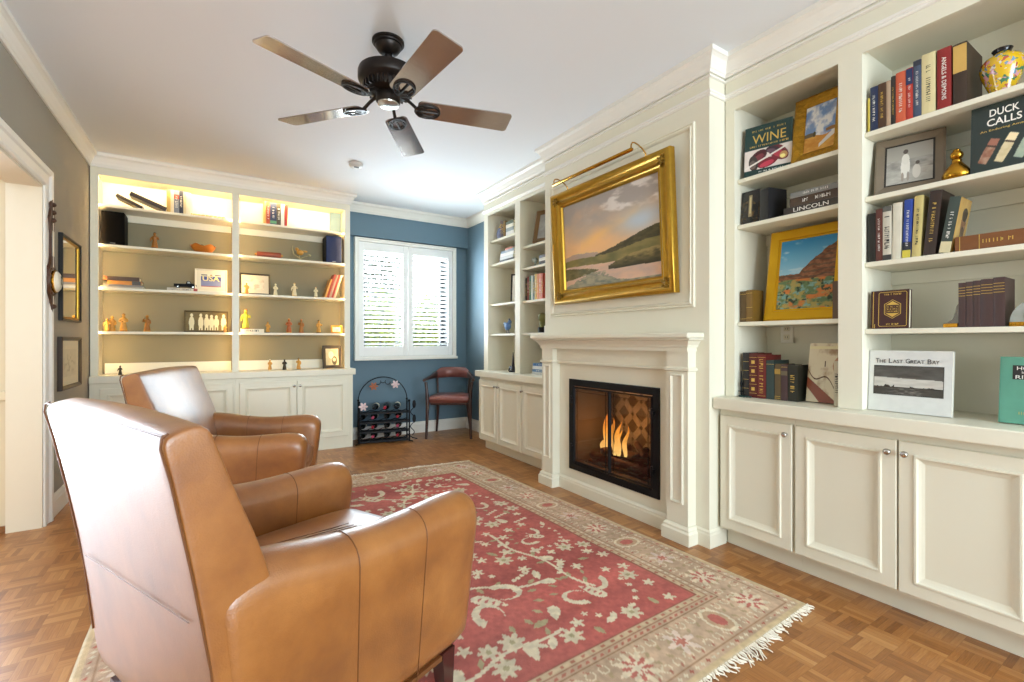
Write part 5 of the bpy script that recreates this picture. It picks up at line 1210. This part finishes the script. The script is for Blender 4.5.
r = thing('dark_statuette', 'tall dark pointed statuette on the alcove counter', 'figurine', (2.53, 3.965, .8388)); b = MB(); b.lathe([(.045,0),(.045,.012),(.03,.02),(.018,.05),(.012,.10),(.008,.15),(.003,.20)], seg=16); b.build('body', pm('dark bronze statuette', '#34343a', .35, .5), r, smooth=True)
b = MB(); b.tube([(0,.01,.03),(0,.05,.05),(0,.075,.02),(0,.09,.004)], [.01,.012,.008,.003], 8); b.build('tail', pm('dark bronze statuette', '#34343a', .35, .5), r, smooth=True)
framed('framed_painting', 'back-tilted bronze framed picture on the top shelf beside the fireplace', 'picture frame', .30, .32, .04, .02, pm('bronze brown frame', '#6f4f26', .45, .3, var=.3), greypic, WF(3.415,E1,2.55), -66, 15)
zz = E2+.0003
for k, (t, w, col, lb) in enumerate(((.03,.17,'2e3036','dark flat book at the bottom of the short stack under the bronze frame'),(.028,.165,'e4e0d4','cream flat book in the middle of the short stack under the bronze frame'),(.026,.165,'6a6f78','grey flat book on top of the short stack under the bronze frame'))):
    book(lb, t, w, .15, col, WF(3.478,zz), RZW, 'flat', group='short stack under the bronze frame'); zz += t+.0005
r = thing('glass_ornament', 'small clear glass ornament left of the short book stack', 'ornament', (2.54, 3.60, E2)); b = MB(); b.lathe([(.03,0),(.03,.006),(.006,.014),(.005,.03),(.028,.05),(.03,.075),(.02,.085)], seg=18); b.build('bowl', CRY, r, smooth=True)
y = 3.70
for k, (t, h, col, lb) in enumerate(((.030,.215,'2a2624','black book at the left of the colourful row in the alcove'),(.030,.225,'8a2f2a','dark red book in the colourful alcove row'),(.034,.228,'3f7a60','green book in the colourful alcove row'),(.026,.232,'d8dcd0','pale book in the colourful alcove row'),(.030,.222,'2e4a44','dark green book in the colourful alcove row'),(.036,.235,'d9b23e','yellow book in the colourful alcove row'),(.034,.232,'d8742e','orange book in the colourful alcove row'),(.034,.236,'e0906a','coral book in the colourful alcove row'),(.030,.23,'b8482e','rust red book at the right of the colourful alcove row'))):
    book(lb, t-.001, h, .15, col, WF(y,E3), RZW, group='colourful row in the alcove', lettering=.55, letcol=WHITE if k % 2 else GILT, seed=80+k); y -= t
r = thing('owl_ornament', 'dark round-headed ornament on a black base just above the mantel end', 'ornament', (2.55, 3.485, E4)); b = MB(); b.lathe([(.045,0),(.045,.045),(.04,.05)], seg=20); b.build('base', BLACK, r)
b = MB(); b.lathe([(.03,.0505),(.034,.08),(.028,.10),(.04,.12),(.046,.145),(.036,.172),(.01,.182)], seg=18); b.build('body', pm('olive bronze', '#6b6a38', .4, .3, var=.4), r, smooth=True)
r = thing('candle', 'white candle beside the round-headed ornament near the mantel end', 'candle', (2.53, 3.395, E4)); b = MB(); b.lathe([(.025,0),(.025,.06),(.012,.062)], seg=18); b.build('wax', WHITE, r); b = MB(); b.tube([(0,0,.06),(0,.001,.07)], .0012, 5); b.build('wick', DARKINK, r)
zz = .8391
for k, (t, w, col, lb) in enumerate(((.026,.24,'d8d8d4','white flat book at the bottom of the stack on the alcove counter'),(.024,.24,'4a7aa8','blue flat book second from the bottom on the alcove counter'),(.03,.225,'e2e6ea','pale flat book second from the top on the alcove counter'),(.024,.22,'2f68a0','bright blue flat book topmost on the alcove counter'))):
    book(lb, t, w, .17, col, WF(3.595-.006*k,zz), RZW, 'flat', group='stack on the alcove counter', lettering=.5, letcol=WHITE, seed=90+k); zz += t+.0005
r = thing('paperweight', 'small dark paperweight on the blue book stack beside the fireplace', 'ornament', (2.56, 3.49, zz)); b = MB(); b.lathe([(.03,0),(.034,.008),(.028,.028),(.012,.036),(.002,.037)], seg=18); b.build('stone', pm('dark stone', '#22303a', .3), r, smooth=True)

# --- lit bookcase on the back wall
YS = 5.345
F1, F2, F3, F4, F5 = 2.3358, 1.9928, 1.6178, 1.2348, .8516
G2 = 1.9988
ga = 'books on the lit top shelf'
book('thin dark book lying tilted, leftmost on the lit top shelf', .026, .20, .15, '3b332a', (-.735,YS-.01,F1+.077), 0, 'flat', lean=26, group=ga)
book('long dark book leaning on the upright books of the lit top shelf', .036, .28, .15, '3a2f26', (-.64,YS-.02,F1+.0965), 0, 'flat', lean=22, group=ga, gloss=.35)
x = -.372
for k, (t, h, col, lb) in enumerate(((.030,.208,'c9a85a','tan book, leftmost upright on the lit top shelf'),(.024,.212,'d9cdb0','cream book beside the tan one on the lit top shelf'),(.040,.212,'7d828c','grey book with a red patch on the lit top shelf'),(.032,.214,'2b3040','navy book on the left half of the lit top shelf'),(.022,.206,'d8c9a0','pale yellow book right of the navy one'),(.036,.205,'e9e2cc','white book, rightmost upright in the left bay'))):
    book(lb, t-.001, h, .14, col, (x,YS-.01,F1), 0, group=ga, patch=((.62,.80,'c8452a'),) if k == 2 else None, lettering=.5 if k in (2,3) else None, letcol=WHITE, seed=100+k); x += t
r = thing('carved_strip', 'long low carved wooden ornament lying on the lit top shelf', 'ornament', (-.06, YS+.03, F1)); b = MB()
for k in range(9): b.sph((-.13+.033*k,0,.013), (.020,.018,.0128), 8)
b.box(-.15,-.014,0,.15,.014,.008); b.build('carving', pm('pale carved wood', '#c9a468', .6, var=.25, scale=30), r, smooth=True)
x = .424; ga = 'upright books in the right bay of the lit top shelf'
for k, (t, h, col, lb) in enumerate(((.018,.228,'d9a860','thin tan book, leftmost of the six in the right lit bay'),(.034,.226,'b5502c','rust orange book in the right lit bay'),(.060,.222,'2f3d5c','thick navy book with pale lettering in the right lit bay'),(.040,.225,'4b4534','dark olive book in the right lit bay'),(.032,.220,'efe8dc','white book beside the red one in the right lit bay'),(.026,.222,'b0382a','red leaning book at the right of the lit top row'))):
    book(lb, t-.001, h, .14, col, (x,YS-.01,F1), 0, group=ga, lean=3 if k == 5 else 0, lettering=.6 if k in (1,2,3) else None, letcol=WHITE, patch=((.06,.18,'5c9a70'),) if k == 2 else None, seed=110+k); x += t
def speaker(label, x0_, x1_, y_, z, col):
    r = thing('speaker', label, 'speaker', ((x0_+x1_)/2, y_, z)); w = x1_-x0_; b = MB(); b.box(-w/2,.012,0,w/2,.20,.292,.006); b.build('cabinet', pm('black vinyl', '#100f0f', .6, spec=.15), r)
    b = MB(); b.box(-w/2+.002,0,.004,w/2-.002,.0115,.288,.005,seg=2); g = b.build('grille', col, r)
    b = MB(); b.box(-.018,-.002,.010,.018,.0005,.016); b.build('badge', CHROME, g)
speaker('black loudspeaker at the left end of the lit bookcase', -.832, -.672, 5.325, F2, pm('black grille cloth', '#0a0909', .9, spec=.08, var=.3, scale=200))
speaker('navy blue loudspeaker at the right end of the lit bookcase', 1.012, 1.175, 5.325, G2, pm('navy grille cloth', '#1d2c52', .85, var=.2, scale=200))
IV = pm('aged ivory', '#c8923c', .4, var=.35, scale=40); IV2 = pm('golden carved wood', '#9c6420', .4, var=.4, scale=40); PALE = pm('pale porcelain', '#e8dcb4', .35, var=.2, scale=40); RST = pm('russet glaze', '#a8551e', .4, var=.3); DKF = pm('dark bronze figure', '#3a3020', .4, .4); GRN = pm('yellow green glaze', '#b9b52e', .35, var=.3)
def figurine(label, x, z, h, m, m2, pose=0, y=YS+.02, hat=True, base=True, sc=1.0):
    r = thing('figurine', label, 'figurine', (x, y, z), random.Random(int(x*997)).uniform(-20, 20), 'small carved figurines in the lit bookcase'); b = MB(); H = h
    b.lathe([(.15*H,.05*H),(.16*H,.12*H),(.13*H,.30*H),(.10*H,.48*H),(.13*H,.60*H),(.14*H,.70*H),(.07*H,.76*H),(.045*H,.79*H)], seg=16, sy=.75)
    b.sph((0,-.01*H,.86*H), (.075*H,.078*H,.095*H), 12)
    if pose == 0: arms = [[(-.13*H,0,.68*H),(-.17*H,-.04*H,.55*H),(-.06*H,-.13*H,.50*H)],[(.13*H,0,.68*H),(.17*H,-.04*H,.55*H),(.06*H,-.13*H,.50*H)]]
    elif pose == 1: arms = [[(-.12*H,0,.68*H),(-.18*H,-.06*H,.58*H),(-.12*H,-.13*H,.74*H)],[(.12*H,0,.68*H),(.17*H,-.03*H,.52*H),(.13*H,-.10*H,.42*H)]]
    else: arms = [[(-.12*H,0,.68*H),(-.18*H,-.04*H,.54*H),(-.17*H,-.11*H,.42*H)],[(.12*H,0,.68*H),(.19*H,-.06*H,.56*H),(.19*H,-.14*H,.64*H)]]
    for a in arms: b.tube(a, [.05*H,.045*H,.032*H], 8); b.sph(a[-1], .036*H, 8)
    o = b.build('body', m, r, smooth=True); md = o.modifiers.new('weld', 'REMESH'); md.mode = 'VOXEL'; md.voxel_size = max(.002, .02*H); md.use_smooth_shade = True
    if base: b = MB(); b.lathe([(.17*H,0),(.18*H,.02*H),(.17*H,.05*H)], seg=18); b.build('base', m2, r)
    if hat: b = MB(); b.sph((0,.012*H,.90*H), (.082*H,.084*H,.07*H), 12); b.sph((0,.03*H,.96*H), (.03*H,.03*H,.03*H), 8); b.build('headdress', m2, r, smooth=True)
    return r
figurine('golden brown figurine standing between the black loudspeaker and the bowl', -.462, F2, .155, IV2, DKF, 2)
r = thing('wooden_bowl', 'orange brown wooden bowl with a wavy rim on the second lit shelf', 'bowl', (-.092, YS+.06, F2)); b = MB(); seg = 32; rs = []
for rr, z in ((.05,0),(.075,.018),(.097,.05),(.104,.072),(.099,.073),(.09,.05),(.065,.024),(.01,.018)):
    rs.append([(rr*math.cos(2*PI*i/seg), rr*.85*math.sin(2*PI*i/seg), z+(.012*math.sin(5*2*PI*i/seg)*(z > .06))) for i in range(seg)])
b.rings(rs); b.build('bowl', pm('orange turned wood', '#b46a1e', .35, var=.35, scale=12, stretch=(1,1,5)), r, smooth=True)
b = MB()
for k in range(6): b.sph((-.05+.02*k,.01*(k%2),.062+.006*(k%3)), (.018,.014,.012), 8)
o = b.build('dried_pods', pm('dark dried pods', '#5a3a16', .7, var=.3), smooth=True); o.location = (-.092, YS+.06, F2+.0); tag(o, 'dark dried pods heaped in the orange brown wooden bowl', 'dried pods', kind='stuff')
r = thing('wooden_roll', 'reddish wooden rolled ornament lying on the right lit shelf', 'ornament', (.47, YS+.03, G2), -4); b = MB(); b.M = T(0,0,.030) @ RY(90); b.lathe([(.026,-.11),(.030,-.10),(.030,.10),(.026,.11)], seg=20); b.build('roll', pm('reddish turned wood', '#8e3f22', .4, var=.3), r, smooth=True); b = MB(); b.M = T(0,0,.030) @ RY(90); b.lathe([(.010,-.128),(.014,-.112),(.012,-.110)], seg=12); b.lathe([(.012,.110),(.014,.112),(.010,.128)], seg=12); b.build('end_knobs', IV, r, smooth=True)
r = thing('bird_branch_ornament', 'golden bird on a branching stand in the right lit bay', 'ornament', (.762, YS+.03, G2)); b = MB(); b.sph((0,0,.085), (.035,.026,.03), 12); b.sph((-.03,-.01,.115), .018, 10); b.sph((.045,0,.10), (.03,.008,.012), 8); b.tube([(-.035,-.015,.118),(-.05,-.02,.13)], [.006,.001], 6); b.build('bird', IV, r, smooth=True)
b = MB(); b.tube([(0,0,.007),(-.01,0,.03),(0,0,.065)], .006, 6); b.tube([(-.01,0,.03),(-.06,0,.06),(-.075,0,.12),(-.07,0,.155)], [.005,.005,.004,.002], 6); b.tube([(0,0,.02),(.05,0,.045),(.09,0,.055)], [.005,.004,.002], 6); b.sph((.09,0,.062), (.02,.012,.012), 8); b.sph((.0,0,.005), (.05,.03,.004), 10); b.build('branch', pm('silvered branch', '#b9ac80', .4, .4), r, smooth=True)
zz = F3+.0003; ga = 'flat stack on the left lit shelf'
for k, (t, x0_, w, col, lb, pt) in enumerate(((.012,-.835,.30,'bfb5a0','pale thin magazine at the bottom of the left lit stack',None),(.016,-.815,.27,'8f8a84','grey thin book second from the bottom of the left lit stack',None),(.034,-.79,.235,'cf8a34','orange flat book in the left lit stack',((.72,.98,'4a463e'),)),(.036,-.815,.245,'4a3320','dark brown flat book on top of the left lit stack',((.0,.10,'b0642c'),)))):
    book(lb, t, w, .15, col, (x0_,YS-.01,zz), 0, 'flat', group=ga, patch=pt); 
    zz += t+.0005
bk = book('pale flat book with a red end carrying the toy truck', .026, .235, .15, 'cfc6b4', (-.37,YS-.01,F3), 0, 'flat', patch=((.86,.99,'b23a2c'),)); scribble(.15,.012, T(.105,-.0008,.013) @ UP, DARKINK, bk, 44)
r = thing('model_truck', 'dark toy pickup truck standing on a flat book', 'toy truck', (-.235, YS+.03, F3+.0264)); TK = pm('dark blue truck enamel', '#0b0f14', .6, spec=.15)
b = MB(); P = [(-.085,.016),(-.085,.04),(.005,.042),(.008,.046),(.014,.068),(.040,.068),(.052,.046),(.080,.042),(.090,.034),(.090,.016)]; b.M = T(0,.026,0) @ UP; b.poly(P, 0, .052); o = b.build('body', TK, r)
b = MB()
for yy in (-.0262,.0255): b.M = T(0,yy+.0005,0) @ UP; b.poly([(.018,.047),(.021,.063),(.036,.063),(.045,.047)], 0, .0006)
b.build('side_window', pm('truck window', '#b9c4c6', .1), o)
for wx in (-.055,.062):
    for wy in (-.027,.019):
        b = MB(); b.M = T(wx,wy+.008,.0135) @ UP; b.lathe([(.0132,0),(.0132,.009)], seg=16); w_ = b.build('wheel', BLACK, r); b = MB(); b.M = T(wx,wy+.0078,.0135) @ UP; b.lathe([(.006,-.0005),(.006,.0098)], seg=12); b.build('hub', CHROME, w_)
def usa(U, V):
    im = flatc(U, (240,232,208)); m = (np.abs(U-.5) < .46) & (V > .06) & (V < .80); im[m] = (76,88,150); im[m & (V < .52)] = mixc(flatc(U, (120,128,176)), flatc(U, (200,196,206)), (np.sin(V*120) > 0)*.5)[m & (V < .52)]; im[(V < .12) & (V > .06) & (np.abs(U-.5) < .46)] = (196,120,104); im[(V > .86) & (V < .93) & (np.abs(U-.5) < .45) & (np.abs(U-.5) > .18)] = (110,104,110); im[np.hypot(U-.5, (V-.88)*.7) < .05] = (206,170,120); return im
fr = framed('framed_print', 'white framed USA print in blue and cream on the left lit shelf', 'picture frame', .262, .222, .014, .014, pm('white frame', '#efe6d0', .4), usa, (-.028,YS+.01,F3), 0, 7, mat=.028, matcol=pm('cream mat', '#f0e6ca', .7))
text('USA', .14, .052, T(0,-.0082,.132) @ UP, pm('pale yellow print', '#f0e2a0', .6), fr, 'lettering', .03)
def sketch(U, V): return mixc(flatc(U, (238,226,200)), flatc(U, (214,194,160)), np.clip((fbm(U*6, V*5, 121, 4)-.5)*4, 0, 1))
framed('framed_print', 'black framed pale print at the left of the right lit bay', 'picture frame', .27, .215, .014, .016, pm('black wood frame', '#2a2118', .4), sketch, (.347,YS+.05,F3), 0, 8, mat=.04, matcol=pm('pale mat', '#e2d6ba', .7))
figurine('tiny golden figurine in front of the black framed print', .268, F3, .115, IV, IV2, 1, y=YS-.02, hat=False)
figurine('pale porcelain figurine right of the black framed print', .528, F3, .125, PALE, PALE, 0); figurine('pale porcelain figurine on a wide stand, middle of three', .706, F3, .145, PALE, IV, 2); figurine('pale figurine left of the leaning red books', .916, F3, .115, PALE, RST, 0)
x = 1.00; ga = 'slanting thin red books in the right lit bay'
for k, (t, h, col, ln, lb) in enumerate(((.020,.21,'d69a4a',17,'thin orange book, leftmost of the slanting row'),(.024,.262,'b5482e',17,'red book with pale edges, second of the slanting row'),(.022,.262,'c4a488',17,'tan book, third of the slanting row'),(.022,.262,'b5402e',17,'red book, fourth of the slanting row'),(.022,.262,'e0c8a6',17,'cream book, fifth of the slanting row'))):
    book(lb, t-.002, h, .14, col, (x,YS-.01,F3), 0, lean=ln, group=ga); x += t/math.cos(R(ln))
b = None
figurine('seated golden figurine, leftmost on the fourth lit shelf', -.83+.035, F4, .115, IV, IV2, 2); figurine('golden figurine with a long robe, second from left on the fourth lit shelf', -.765, F4, .14, IV, IV, 1, y=YS+.06)
figurine('tall golden figurine with folded hands, third on the fourth lit shelf', -.683, F4, .165, IV, IV2, 0); figurine('thin golden figurine playing a flute, alone on the fourth lit shelf', -.517, F4, .155, IV2, IV, 1)
def groupphoto(U, V):
    im = mixc(flatc(U, (92,78,44)), flatc(U, (128,112,70)), fbm(U*8, V*6, 131, 4)); rnd = random.Random(6)
    for cx in (.14,.36,.50,.62,.74,.92):
        s_ = rnd.uniform(.85,1.1); c = (232,222,182); im[((U-cx)/.065)**2+((V-.45)/(.30*s_))**2 < 1] = c; im[((U-cx)/.035)**2+((V-.45-.36*s_)/.09)**2 < 1] = c
        for q in (-.03,.03): im[(np.abs(U-cx-q) < .018) & (V > .04) & (V < .4)] = c
    return im
framed('photo_frame', 'long dark framed group photograph of people in white on the fourth lit shelf', 'picture frame', .355, .205, .012, .014, pm('dark olive frame', '#4a3c20', .4), groupphoto, (-.065,YS+.03,F4), 0, 8, res=130)
figurine('tiny golden figurine at the right corner of the group photograph', .085, F4, .075, IV, IV2, 2, y=YS-.03, hat=False)
book('white flat book under the yellow green figurine in the right lit bay', .036, .205, .15, 'ece4cc', (.217,YS-.01,F4), 0, 'flat', lettering=.6, letcol=DARKINK)
figurine('yellow green clad figurine standing on a white flat book', .262, F4+.0368, .20, GRN, RST, 2)
figurine('small kneeling tan figurine beside the white flat book', .458, F4, .115, IV, DKF, 1); figurine('orange robed figurine, left of a pair in the right lit bay', .654, F4, .155, RST, IV, 0, hat=True); figurine('brown and gold figurine with raised arm, right of a pair', .772, F4, .15, IV2, RST, 1); figurine('golden figurine with a dark cap left of the small gilt frame', .945, F4, .145, IV, DKF, 2)
framed('photo_frame', 'small gilt framed picture at the right end of the fourth lit shelf', 'picture frame', .115, .085, .016, .012, pm('gilt small frame', '#c08a34', .4, .5, var=.2), sketch, (1.127,YS+.01,F4), 0, 8, res=40)
figurine('small yellow figurine on the lit counter, leftmost of three', .477, F5, .115, IV, PALE, 0); figurine('small dark bronze figurine on the lit counter, middle of three', .612, F5, .115, DKF, DKF, 0, hat=False); figurine('small yellow figurine with dark base on the lit counter, rightmost of three', .747, F5, .125, IV, DKF, 1)
figurine('small dark figurine on the lit counter above the armchair back', -.70, F5, .085, DKF, DKF, 2, y=YS-.03)
def couple(U, V):
    im = mixc(flatc(U, (222,212,176)), flatc(U, (180,168,130)), fbm(U*4, V*5, 141, 4)); im[((U-.42)/.2)**2+((V-.62)/.22)**2 < 1] = (238,230,200); im[((U-.68)/.2)**2+((V-.28)/.26)**2 < 1] = (96,84,56); im[((U-.66)/.12)**2+((V-.34)/.12)**2 < 1] = (220,208,170); return im
framed('photo_frame', 'dark framed portrait photograph at the right end of the lit counter', 'picture frame', .20, .25, .034, .014, pm('dark brown frame', '#33291a', .4), couple, (1.085,YS+.02,F5), 0, 9, res=60)
def etching(U, V): return mixc(flatc(U, (206,196,170)), flatc(U, (150,138,110)), np.clip((fbm(U*9, V*9, 151, 4)-.45)*4, 0, 1)*np.exp(-(((U-.5)/.35)**2+((V-.45)/.3)**2)))
framed('framed_print', 'dark framed pale etching under the mirror on the left wall', 'picture frame', .55, .372, .028, .024, pm('dark brown wood frame', '#3a2a1c', .4), etching, (-.8995, 4.60, .808), 90, 0, mat=.06, matcol=pm('ivory mat', '#d9cfb4', .7))
